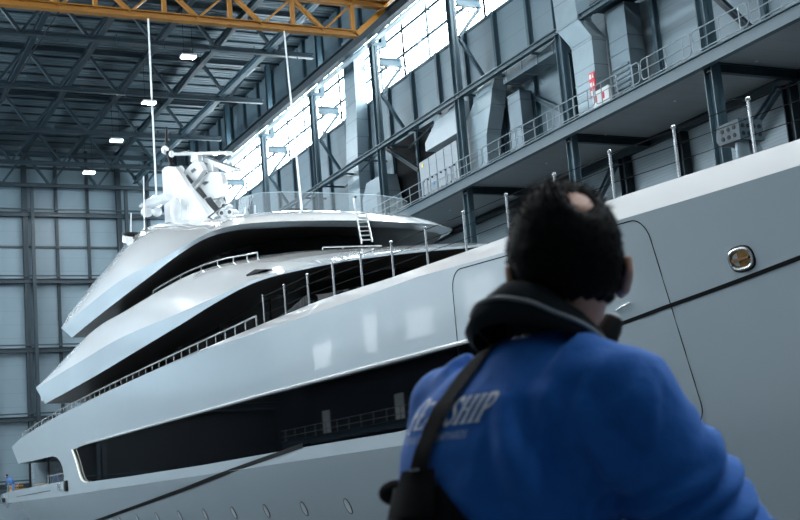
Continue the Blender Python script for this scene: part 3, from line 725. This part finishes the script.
p0 = at(172, 166, 19.9); p1 = at(167.5, 143, 19.9)
MB().tube([p0, at(169, 156, 19.9), at(166.5, 150, 19.9), at(166.5, 127, 19.9)], [.16, .13, .1, .06], 8).build('antenna_pole', BLACKP, mast, True, offset=YX)
pc = at(165, 150, 19.8); MB().ball(pc, (.22, .22, .26)).build('camera_head', WHITE, mast, True, offset=YX)
pc = at(171.5, 154, 19.8); MB().ball(pc, (.16, .16, .2)).build('camera_head', WHITE, mast, True, offset=YX)
pc = at(181, 170, 20.2); MB().ball(pc, (.2, .2, .25)).build('sat_dome', WHITE, mast, True, offset=YX)
p = at(157.5, 131, 19.8); MB().tube([p, p+Vector((0, 0, -.3))], .05, 6).build('anemometer', BLACKP, mast, offset=YX)
# wrapped fittings aft of the mast
wr = MB().tube([at(141, 206, 18.5), at(150, 203, 18.5), at(160, 200, 18.5), at(169, 197, 18.5)], [.12, .3, .35, .2], 10).build('wrapped_davit', FILM, ship, True)
MB().ball(at(147, 212, 18.5), (.35, .35, .3)).build('wrapped_lamp', FILM, wr, True, offset=YX)
MB().ball(at(157, 212, 18.5), (.28, .28, .26)).build('wrapped_lamp', FILM, wr, True, offset=YX)
MB().ball(at(176, 211, 18.2), (.3, .3, .7)).build('wrapped_lamp', FILM, wr, True, offset=YX)
b0 = at(130, 242, 16.9); b1 = at(130.5, 235, 16.9)
vt = MB().tube([b0, b1], .42, 16).build('vent_cowl', WHITE, ship, True)
MB().tube([b1, at(130.5, 232.5, 16.9)], .44, 16).build('cowl_band', BLACKP, vt, True, offset=YX)
for (bx, by, tx, ty, X) in ((131, 233, 131, 213, 17.2), (144.5, 229, 143.5, 176, 17.4), (180, 222, 180, 199, 18.5), (188, 222, 188, 206, 18.5), (245, 218, 245, 207, 19.5), (255, 217, 255, 205, 19.5)):
    MB().tube([at(bx, by, X), at(tx, ty, X)], .035, 6).build('whip_antenna', ROPE, ship)
# box with round cable holes on two silver trunks, standing on the fore deck
bx = thing('cable_box', (17.2, 18.6, 5.7), 'grey box with two rows of round holes on thick silver pipes behind the bulwark', 'box')
c0 = Vector((17.2, 18.65, 7.65))
MB().prism([(16.85, 18.3, 7.42), (16.85, 18.3, 7.84), (16.85, 18.95, 7.84), (16.85, 19.0, 7.55), (16.85, 18.9, 7.42)], (.6, 0, 0)).build('box_body', STEEL, bx)
for r_ in range(2):
    for k in range(4): MB().tube([(16.94+.14*k, 18.29, 7.54+.16*r_), (16.94+.14*k, 18.32, 7.54+.16*r_)], .045, 10).build('hole', BLACKP, bx)
    for k in range(3): MB().tube([(16.84, 18.45+.17*k, 7.54+.16*r_), (16.87, 18.45+.17*k, 7.54+.16*r_)], .045, 10).build('hole', BLACKP, bx)
MB().tube([(17.05, 18.5, 5.7), (17.05, 18.5, 7.42)], .14, 12).build('trunk', GALV, bx, True)
MB().tube([(17.35, 18.55, 7.45), (17.42, 18.5, 7.2), (17.45, 18.48, 6.9), (17.45, 18.48, 5.7)], .13, 12).build('trunk', GALV, bx, True)
# ladder leaning on the sun deck front
ld = thing('ladder', (20.2, 42.8, 10.5), 'aluminium ladder leaning against the front edge of the sun deck', 'ladder')
A0, A1 = at(361.6, 243, 20.0), at(353.5, 199, 20.45); B0, B1 = at(372.3, 241, 20.5), at(366, 213, 20.8)
ALU = mat('aluminium', (.7, .73, .75), .3, .8)
MB().bar(A0, A1, .06, .1).build('stile', ALU, ld); MB().bar(B0, B1, .06, .1).build('stile', ALU, ld)
for k in range(7): MB().bar(A0.lerp(A1, .06+.1*k), B0.lerp(B1, .05+.155*k), .05, .05).build('rung', ALU, ld)
# deckhand at the stern rail, far away
wk = thing('person', (15.35, 94.6, 2.95), 'worker in blue jacket bending over at the stern rail', 'person')
def chain(mb, pts, rs, n=10): mb.tube(pts, rs, n)
skb = MB(); o_ = Vector((15.35, 94.6, 2.95))
def P_(x, y, z): return o_+Vector((x, y, z))
for s in (-.1, .1): chain(skb, [P_(0, s-.1, 0), P_(.02, s-.1, .45), P_(0, s*.8-.1, .85)], [.06, .07, .1])
chain(skb, [P_(0, -.1, .8), P_(-.1, .05, 1.05), P_(-.25, .2, 1.22)], [.15, .17, .14])
for s in (-.16, .2): chain(skb, [P_(-.24, .2+s*.6, 1.2), P_(-.4, .2+s, 1.0), P_(-.5, .3+s*.6, .8)], [.06, .05, .035])
chain(skb, [P_(-.25, .22, 1.25), P_(-.32, .3, 1.38)], [.06, .055]); skb.ball(P_(-.36, .33, 1.45), (.09, .1, .12))
body = skb.build('body', mat('blue work jacket', (.03, .1, .28), .8), wk, True, 0)
hd = MB().ball(P_(-.365, .335, 1.46), (.093, .103, .122)).build('head', mat('worker skin', (.5, .28, .2), .6), wk, True)
hh = MB().ball(P_(-.35, .325, 1.50), (.098, .105, .10)).build('hair', BLACKP, wk, True)
tg = thing('equipment_case', (15.9, 96.6, 2.95), 'yellow case on the stern platform beside the bending worker', 'case')
MB().box(15.5, 16.3, 95.9, 97.3, 2.96, 3.75).build('body', YELLOW, tg, bevel=.05)
MB().box(15.47, 16.33, 95.87, 97.33, 3.55, 3.62).build('lid_seam', BLACKP, tg)
# ================================================================== the man in the foreground
F0 = Vector((math.sin(YAW), math.cos(YAW), 0))
MO = Vector((.15, 2.05, 0))
man = thing('person', R0*MO.x+F0*MO.y, 'man seen from behind in a blue sweatshirt with dark collar and short black hair', 'person', rz=-YAW)
def remesh(mb, name, material, vox, it=6, deform=None, parent=None, levels=0):
    ob = mb.build(name, material, parent or man, True, 0, offset=MO)
    md = ob.modifiers.new('r', 'REMESH'); md.mode = 'VOXEL'; md.voxel_size = vox
    ms = ob.modifiers.new('s', 'SMOOTH'); ms.iterations = it; ms.factor = .5
    bpy.context.view_layer.update()
    dg = bpy.context.evaluated_depsgraph_get()
    me = bpy.data.meshes.new_from_object(ob.evaluated_get(dg)); ob.modifiers.clear()
    if deform:
        nn = [v.normal.copy() for v in me.vertices]
        for v, n in zip(me.vertices, nn): v.co += n*deform(v.co+MO, n)
    for p in me.polygons: p.use_smooth = True
    ob.data = me
    if not me.materials: me.materials.append(material)
    return ob
TYAW = math.radians(48)
tr = Vector((math.cos(TYAW), -math.sin(TYAW), 0)); tf = Vector((math.sin(TYAW), math.cos(TYAW), 0))
TC = [(.80, .05, 2.06, .165, .125), (.95, .06, 2.055, .172, .13), (1.1, .09, 2.055, .178, .138), (1.25, .132, 2.055, .196, .146), (1.35, .162, 2.05, .208, .148), (1.42, .188, 2.045, .205, .138), (1.47, .206, 2.04, .158, .105), (1.51, .226, 2.036, .085, .08), (1.54, .240, 2.03, .07, .07)]
def tc(z):
    z = min(max(z, TC[0][0]), TC[-1][0])
    for p, q in zip(TC, TC[1:]):
        if z <= q[0]:
            t = (z-p[0])/(q[0]-p[0]); return [lerp(p[i], q[i], t) for i in range(1, 5)]
def ring(z, dw=0, dd=0, n=36, pw=2.5):
    a, b, w, d = tc(z); out = []
    for k in range(n):
        t = 2*PI*k/n; c, s = math.cos(t), math.sin(t)
        out.append(Vector((a, b, z)) + tr*(w+dw)*math.copysign(abs(c)**(2/pw), c) + tf*(d+dd)*math.copysign(abs(s)**(2/pw), s))
    return out
def capped(mb, rings):
    mb.grid(rings, True); n = len(rings[0]); k = len(mb.v)-n*len(rings)
    mb.f += [tuple(range(k, k+n)), tuple(range(len(mb.v)-n, len(mb.v)))]
BLUE = mat('royal blue sweatshirt', (.006, .13, .50), .85, var=.12, scale=60, bump=.12, sheen=.06)
NAVYK = mat('black dungaree cloth', (.004, .0045, .006), .8, var=.15, scale=80, spec=.1)
COLLM = mat('charcoal fleece collar', (.012, .016, .019), .9, var=.25, scale=90, spec=.15)
SKIN = mat('skin', (.60, .32, .23), .5, var=.1, scale=25)
HAIRM = mat('black hair', (.006, .006, .007), .6, var=.4, scale=120, spec=.05)
PRINT = mat('white print', (.72, .76, .82), .7)
GREYP = mat('grey piping', (.22, .25, .27), .6)
# sweatshirt: torso and both sleeves in one surface
S_R = [Vector(p) for p in ((.255, 1.945, 1.425), (.312, 1.892, 1.400), (.375, 1.925, 1.290), (.434, 1.97, 1.170), (.458, 1.985, 1.150), (.55, 2.05, 1.116), (.66, 2.125, 1.085))]
S_L = [Vector(p) for p in ((.11, 2.14, 1.43), (.066, 2.19, 1.425), (.03, 2.25, 1.28), (.01, 2.28, 1.13), (.04, 2.32, 1.10), (.13, 2.38, 1.06), (.22, 2.44, 1.02))]
sw = MB(); capped(sw, [ring(z) for z in (.93, 1.0, 1.1, 1.18, 1.25, 1.3, 1.35, 1.39, 1.42, 1.445, 1.47, 1.49, 1.505, 1.52)])
sw.tube(S_R, [.090, .089, .092, .094, .090, .074, .050], 18); sw.tube(S_L, [.085, .075, .066, .06, .058, .05, .042], 18)
for p, r in ((S_R[1], .086), (S_R[3], .094), (S_L[1], .077), (S_L[3], .06)): sw.ball(p, r)
def seg_t(p, a, b):
    d = b-a; t = (p-a).dot(d)/d.length_squared; return t, (p-a-d*min(1, max(0, t))).length
def folds(p, n):
    h = 0
    q = p*9
    h += .006*(noise.noise(q)+.5*noise.noise(q*2.3))
    t, ds = seg_t(p, S_R[1], S_R[3])            # creases across the right sleeve, strongest at the elbow
    if ds < .11 and t > .1:
        w = sstep((t-.1)/.5)*(1.25 if t > .8 else 1)
        h += .0085*w*math.sin(34*t+9*noise.noise(p*7)+8*p.z)
    t2, d2 = seg_t(p, S_R[3], S_R[6])
    if d2 < .08 and t2 > 0: h += .005*math.sin(30*t2+7*noise.noise(p*9))*(1-t2*.5)
    c = tc(p.z); v = p-Vector((c[0], c[1], p.z)); u = v.dot(tr); bk = -v.dot(tf)
    if bk > .02:                                 # long drag folds from the armpit down over the back
        w = sstep((u-.05)/.06)*sstep((1.47-p.z)/.08)
        h += .013*w*math.sin(62*(u+.35*(p.z-1.3))+3*noise.noise(p*6))
        w = sstep((.1-abs(u-.165))/.1)*sstep((1.46-p.z)/.05); h -= .018*w*math.exp(-((u-.17)/.018)**2)
    return h
shirt = remesh(sw, 'sweatshirt', BLUE, .009, 6, folds)
bpy.context.view_layer.update()
BV = BVHTree.FromPolygons([v.co+MO for v in shirt.data.vertices], [tuple(p.vertices) for p in shirt.data.polygons])
def on_back(u, z, out=.002):
    a, b, w, d = tc(z); o = Vector((a, b, z))+tr*u-tf*.5
    hit = BV.ray_cast(o, tf)
    if hit[0] is None: hit = BV.find_nearest(o+tf*.4)
    return hit[0]-tf*out
# cuffs, hem
MB().tube([S_R[6]+(S_R[5]-S_R[6])*.25, S_R[6], S_R[6]+(S_R[6]-S_R[5])*.1], [.045, .044, .040], 16).build('cuff', BLUE, man, True, offset=MO)
MB().tube([S_L[6]+(S_L[5]-S_L[6])*.25, S_L[6], S_L[6]+(S_L[6]-S_L[5])*.1], [.044, .043, .040], 16).build('cuff', BLUE, man, True, offset=MO)
# printed lettering on the back, in slanted serif capitals
def strokes(ch):
    """list of (polyline, thickness) on a unit-high letter, and its width"""
    T, t = .20, .075
    sf = lambda x, y, w=.17: ([(x-w, y), (x+w, y)], .06)
    if ch == 'F': return [([(.2, 0), (.2, 1)], T), ([(.05, .96), (.68, .96)], t), ([(.2, .52), (.52, .52)], t), sf(.2, .03), ([(.66, .98), (.66, .78)], t), ([(.5, .62), (.5, .42)], t)], .74
    if ch == 'E': return [([(.2, 0), (.2, 1)], T), ([(.05, .96), (.66, .96)], t), ([(.2, .52), (.5, .52)], t), ([(.05, .04), (.68, .04)], t), ([(.64, .98), (.64, .8)], t), ([(.66, .02), (.66, .22)], t), ([(.49, .62), (.49, .42)], t)], .74
    if ch == 'A': return [([(.12, 0), (.42, 1)], t), ([(.42, 1), (.68, 0)], T), ([(.22, .33), (.6, .33)], t), sf(.1, .03, .13), sf(.7, .03, .15)], .84
    if ch == 'D': return [([(.2, 0), (.2, 1)], T), ([(.05, .96), (.4, .96), (.58, .86), (.68, .66), (.7, .5), (.68, .34), (.58, .14), (.4, .04), (.05, .04)], .13)], .84
    if ch == 'S': return [([(.58, .78), (.5, .92), (.34, .97), (.16, .88), (.14, .72), (.26, .58), (.46, .46), (.58, .3), (.54, .12), (.36, .03), (.18, .08), (.1, .24)], .14), ([(.6, .96), (.6, .7)], .06), ([(.09, .04), (.09, .3)], .06)], .70
    if ch == 'H': return [([(.2, 0), (.2, 1)], T), ([(.68, 0), (.68, 1)], T), ([(.2, .52), (.68, .52)], t), sf(.2, .03), sf(.2, .97), sf(.68, .03), sf(.68, .97)], .92
    if ch == 'I': return [([(.2, 0), (.2, 1)], T), sf(.2, .03), sf(.2, .97)], .44
    if ch == 'P': return [([(.2, 0), (.2, 1)], T), ([(.05, .96), (.42, .96), (.6, .88), (.66, .73), (.6, .58), (.42, .49), (.2, .49)], .12), sf(.2, .03)], .74
H = .042; word = 'FEADSHIP'
Wt = sum(strokes(c)[1] for c in word)*.76*H; x0 = -.150
sc_ = .205/Wt
pr_ = MB()
xcur = x0
for i, ch in enumerate(word):
    S, wd = strokes(ch); hh = H*(1.32 if i == 0 else 1); zb = 1.388 - (.006 if i == 0 else 0)
    for pl, th in S:
        pts = []
        for p, q in zip(pl, pl[1:]):
            n = max(2, int(math.dist(p, q)/.12))
            for k in range(n): pts.append((lerp(p[0], q[0], k/n), lerp(p[1], q[1], k/n)))
        pts.append(pl[-1]); rows = []
        for k, p in enumerate(pts):
            a = pts[max(k-1, 0)]; b = pts[min(k+1, len(pts)-1)]; d = Vector((b[0]-a[0], b[1]-a[1])); d.normalize()
            r = []
            for s in (-.5, .5):
                lx, ly = p[0]-d.y*th*s, p[1]+d.x*th*s
                u = xcur+(lx*.76*sc_+.30*ly)*H; r.append(on_back(u, zb+ly*hh, .0028))
            rows.append(r)
        pr_.grid(rows)
    xcur += wd*.76*sc_*H
pr_.build('printed_lettering', PRINT, shirt, offset=MO)
cu = bpy.data.curves.new('t', 'FONT'); cu.body = 'ROYAL DUTCH SHIPYARDS'; cu.size = .0165; cu.space_character = 1.12
to = bpy.data.objects.new('t', cu); COL.objects.link(to); bpy.context.view_layer.update()
me = bpy.data.meshes.new_from_object(to.evaluated_get(bpy.context.evaluated_depsgraph_get())); bpy.data.objects.remove(to)
xm = max(v.co.x for v in me.vertices)
sm = MB(); sm.add([on_back(-.140+v.co.x*.165/xm, 1.366+v.co.y, .0028) for v in me.vertices], [tuple(p.vertices) for p in me.polygons])
bpy.data.meshes.remove(me)
sm.build('printed_lettering', mat('faded print', (.42, .5, .6), .7), shirt, offset=MO)
# braces: one wide strap down the spine to a leather-look junction, then the bib back
def patch(us, zs, out, nu=7):
    """a strip glued on the back between left and right edge tables"""
    rows = []
    for k in range(len(zs)):
        l, r = us[k]; rows.append([on_back(lerp(l, r, j/(nu-1)), zs[k], out) for j in range(nu)])
    return rows
zs = [1.53-.0125*k for k in range(20)]
MB().grid(patch([(-.074-.0006*k, -.030-.0006*k) for k in range(20)], zs, .007)).build('back_strap', NAVYK, man, True, offset=MO)
zs = [1.325-.01*k for k in range(8)]
MB().grid(patch([(-.105-.004*k, -.015+.003*k) for k in range(8)], zs, .012)).build('strap_junction', NAVYK, man, True, offset=MO)
MB().bar(on_back(-.074, 1.325, .014), on_back(-.050, 1.325, .014), .005, .004).build('buckle', CHROME, man, offset=MO)
zs = [1.30-.012*k for k in range(12)]
MB().grid(patch([(-.19, .0+.016*k) for k in range(12)], zs, .009, 15)).build('dungaree_back', NAVYK, man, True, offset=MO)
# pouch at his left side
lp = Vector((tc(1.3)[0], tc(1.3)[1], 1.292)) - tr*.20 - tf*.07
MB().ball(lp, (.03, .03, .022)).build('side_buckle', NAVYK, man, True, offset=MO)
# dungaree trousers
dm = MB()
capped(dm, [ring(z, .012, .012) for z in (.80, .86, .95, 1.02, 1.1, 1.16)])
for s in (-1, 1):
    hp = Vector((.05, 2.06, .84))+tr*.09*s
    dm.tube([hp, hp+Vector((0, 0, -.36))+tf*.03+tr*.015*s, hp+Vector((0, 0, -.74))+tr*.03*s], [.105, .08, .07], 16)
    dm.ball(hp, .107)
remesh(dm, 'dungarees', NAVYK, .014, 6, lambda p, n: .004*noise.noise(p*11))
for s in (-1, 1):
    f_ = Vector((.05, 2.06, 0))+tr*.12*s
    bt = MB(); bt.tube([f_+Vector((0, 0, .14)), f_+Vector((0, 0, .07)), f_+Vector((0, 0, .05))+tf*.06, f_+Vector((0, 0, .045))+tf*.19], [.06, .062, .055, .042], 14)
    bt.box(f_.x-.04, f_.x+.04, f_.y-.05, f_.y+.05, .0, .03)
    remesh(bt, 'work_boot', BLACKP, .01, 4)
# body: head, neck and hands
bd = MB()
HC = Vector((.268, 2.035, 1.648))
def hd_ring(z, rx, ry, oy=0, n=28): return [HC+Vector((rx*math.cos(2*PI*k/n), oy+ry*math.sin(2*PI*k/n), z)) for k in range(n)]
capped(bd, [hd_ring(*r) for r in ((-.135, .020, .022, .062), (-.125, .038, .042, .05), (-.105, .054, .066, .030), (-.08, .064, .080, .014), (-.045, .071, .090, .004), (0, .076, .098), (.035, .077, .098), (.065, .070, .090), (.088, .054, .070), (.102, .03, .04), (.106, .008, .01))])
bd.tube([Vector((.09, 2.055, 1.05)), Vector((.165, 2.05, 1.3)), Vector((.215, 2.02, 1.44)), Vector((.247, 2.018, 1.53)), HC+Vector((0, -.012, -.05))], [.09, .10, .055, .056, .060], 18)
for S_ in (S_R, S_L): bd.tube([Vector((.19, 2.045, 1.38))]+S_[:-1]+[S_[-1]+(S_[-1]-S_[-2])*.1], [.04, .04, .04, .035, .035, .035, .03, .028], 12)
bd.tube([HC+Vector((0, .092, .02)), HC+Vector((0, .108, -.02)), HC+Vector((0, .116, -.042)), HC+Vector((0, .096, -.052))], [.009, .011, .015, .012], 10)   # nose
bd.tube([HC+Vector((-.022, .083, -.085)), HC+Vector((0, .09, -.084)), HC+Vector((.022, .083, -.085))], [.006, .009, .006], 8)       # lips
bd.tube([HC+Vector((-.045, .085, .022)), HC+Vector((0, .094, .018)), HC+Vector((.045, .085, .022))], [.008, .010, .008], 8)          # brow
def ear(s, dx=0):
    c = HC+Vector((s*(.080+dx), .0, -.042))
    bd.tube([c+Vector((s*.0, .012, -.03)), c+Vector((s*.010, -.006, -.022)), c+Vector((s*.017, -.018, .004)), c+Vector((s*.018, -.014, .026)), c+Vector((s*.008, .006, .032)), c+Vector((0, .018, .02))], [.007, .009, .0085, .0085, .008, .006], 8)
    bd.tube([c+Vector((0, .012, -.02)), c+Vector((s*.009, .0, .008)), c+Vector((s*.004, .01, .02))], [.008, .009, .007], 8)
ear(1, .002); ear(-1, -.004)
def hand(w, d, up, side):
    """w wrist, d along the hand, up back-of-hand normal, side thumb direction"""
    d = d.normalized(); up = (up-d*up.dot(d)).normalized(); sd = d.cross(up)*side
    bd.tube([w-d*.08, w, w+d*.03], [.030, .027, .030], 12)
    for k in range(4):
        bd.tube([w+d*.01+sd*(.020-.013*k), w+d*.095+sd*(.032-.021*k)-up*.003], [.016, .0125], 10)
    for k, L_ in enumerate((.070, .080, .074, .058)):
        b = w+d*.092+sd*(.032-.021*k); c1 = b+d*L_*.48-up*L_*.12; c2 = c1+d*L_*.28-up*L_*.22; c3 = c2+d*L_*.14-up*L_*.22
        bd.tube([b, c1, c2, c3], [.0098, .009, .0082, .0068], 8); bd.ball(c3, .0068, 8, 6)
    tb = w+d*.025+sd*.026; t1 = tb+d*.035+sd*.022-up*.008; t2 = t1+d*.032+sd*.006-up*.008
    bd.tube([tb, t1, t2], [.014, .011, .008], 8); bd.ball(t2, .008, 8, 6)
hand(S_R[6]+(S_R[6]-S_R[5]).normalized()*.02, (S_R[6]-S_R[5]), Vector((.2, -.1, 1)), -1)
hand(S_L[6]+(S_L[6]-S_L[5]).normalized()*.02, (S_L[6]-S_L[5]), Vector((-.2, .2, 1)), 1)
body = remesh(bd, 'body', SKIN, .0048, 3)
for s in (-1, 1):
    MB().ball(HC+Vector((s*.031, .078, -.002)), .012, 12, 8).build('eye', SIGNW, man, True, offset=MO)
    MB().ball(HC+Vector((s*.031, .087, -.002)), .005, 10, 6).build('pupil', BLACKP, man, True, offset=MO)
    MB().tube([HC+Vector((s*.05, .084, .028)), HC+Vector((s*.03, .094, .031)), HC+Vector((s*.014, .097, .026))], .005, 6).build('eyebrow', HAIRM, man, True, offset=MO)
# hair: a cap that dives into the skull at the hairline, with loose tufts
hm_ = MB(); nu, nv = 96, 64; rows = []
def hair_f(dv):
    x, y, z = dv
    lim = -.70 + .08*noise.noise(Vector(dv)*9) + (.62 if y > .15 else 0)*sstep((y-.05)/.5) + .16*sstep((abs(x)-.72)/.2)*sstep((y+.35)/.3)     # lower hairline: nape low, above ears, brow high
    e = sstep((z-lim)/.10+.5)
    crown = Vector((.30, -.66, .69)).normalized(); th = math.acos(max(-1, min(1, Vector(dv).dot(crown))))
    bald = sstep((.46-th)/.34)*(1.0+.45*noise.noise(Vector(dv)*5))
    bald2 = sstep((.5-abs(x))/.3)*sstep((y-.1)/.3)*sstep((z-.6)/.2)*.5
    return max(0, e*(1-min(1, max(bald, bald2))))
def hair_p(dv, extra=0):
    f = hair_f(dv); n_ = noise.noise(Vector(dv)*7)*.35+noise.noise(Vector(dv)*22)*.25
    k = .90+.10*(f > .02)
    base = Vector((dv[0]*.0785, dv[1]*.099, dv[2]*.108))
    return HC+base*lerp(.93, 1.0, sstep(f*3)) + Vector(dv)*(f*(.0145+.006*n_)+extra) + Vector((0, -.002, 0))
for i in range(nv+1):
    r = []
    for j in range(nu):
        dv = (math.sin(PI*i/nv)*math.cos(2*PI*j/nu), math.sin(PI*i/nv)*math.sin(2*PI*j/nu), math.cos(PI*i/nv)); r.append(hair_p(dv))
    rows.append(r)
hm_.grid(rows, True)
rnd = random.Random(3)
for k in range(2600):
    z = rnd.uniform(-.5, 1); a = rnd.uniform(0, 2*PI); s = math.sqrt(1-z*z); dv = Vector((s*math.cos(a), s*math.sin(a), z))
    f = hair_f(dv)
    if f < .12 and rnd.random() > .9: continue
    p = hair_p(dv, -.002); L_ = rnd.uniform(.008, .017)*(1.25 if z > .5 else .7)
    g = Vector((rnd.uniform(-.5, .5), rnd.uniform(-.4, .4), -.55+.6*z)); q = p+(dv*.7+g*.6).normalized()*L_
    t = dv.cross(Vector((rnd.uniform(-1, 1), rnd.uniform(-1, 1), rnd.uniform(-1, 1)))).normalized()*.0011; t2 = dv.cross(t).normalized()*.0011
    hm_.add([p+t, p-t*.5+t2, p-t*.5-t2, q], [(0, 1, 3), (1, 2, 3), (2, 0, 3)])
hm_.build('hair', HAIRM, man, True, 0, offset=MO)
# collar standing round the neck: high at the nape, dropping to the open throat
cm = MB(); rows = []
n = 48
def cring(ca, cb, w, d, zb, zf, wob=0, n=48):
    out = []
    for k in range(n):
        t = 2*PI*k/n; c, s = math.cos(t), math.sin(t); z = lerp(zb, zf, (s+1)/2)-max(0, c)*(.016 if zb > 1.55 else .004)+wob*noise.noise(Vector((c*2, s*2, zb*9)))
        out.append(Vector((ca, cb, z))+tr*w*c+tf*d*s)
    return out
CR = [cring(.212, 2.022, .112, .100, 1.538, 1.445), cring(.209, 2.022, .122, .108, 1.553, 1.452, .004), cring(.214, 2.022, .116, .104, 1.572, 1.463, .006), cring(.221, 2.022, .104, .096, 1.587, 1.474, .006), cring(.233, 2.024, .090, .084, 1.604, 1.482, .006), cring(.238, 2.024, .081, .076, 1.604, 1.483, .004), cring(.238, 2.024, .074, .070, 1.587, 1.475), cring(.230, 2.024, .074, .07, 1.52, 1.44)]
cm.grid(CR, True)
cl_ = cm.build('collar', COLLM, man, True, 0, offset=MO)
MB().tube([p.lerp(q, .35)+(p-Vector((.22, 2.03, p.z)))*.03 for p, q in zip(CR[2], CR[3])], .0035, 6, True).build('collar_piping', GREYP, cl_, True, offset=MO)
MB().tube([Vector((.305, 2.10, 1.482)), Vector((.325, 2.11, 1.510)), Vector((.340, 2.115, 1.535)), Vector((.350, 2.117, 1.550)), Vector((.353, 2.117, 1.556))], [.022, .024, .023, .018, .008], 14).build('collar_tab', BLACKP, man, True, offset=MO)
# ================================================================== light
W = bpy.data.worlds.new('world'); SC.world = W; W.use_nodes = True
bg = W.node_tree.nodes['Background']; bg.inputs['Color'].default_value = (.55, .75, .9, 1); bg.inputs['Strength'].default_value = .25
vs = SC.view_settings; vs.view_transform = 'Standard'; vs.look = 'None'; vs.gamma = 1; vs.exposure = 0.4; vs.use_curve_mapping = False
SC.cycles.use_denoising = True
SC.cycles.max_bounces = 6; SC.cycles.diffuse_bounces = 3; SC.cycles.glossy_bounces = 4; SC.cycles.transparent_max_bounces = 8
SC.cycles.sample_clamp_indirect = 6
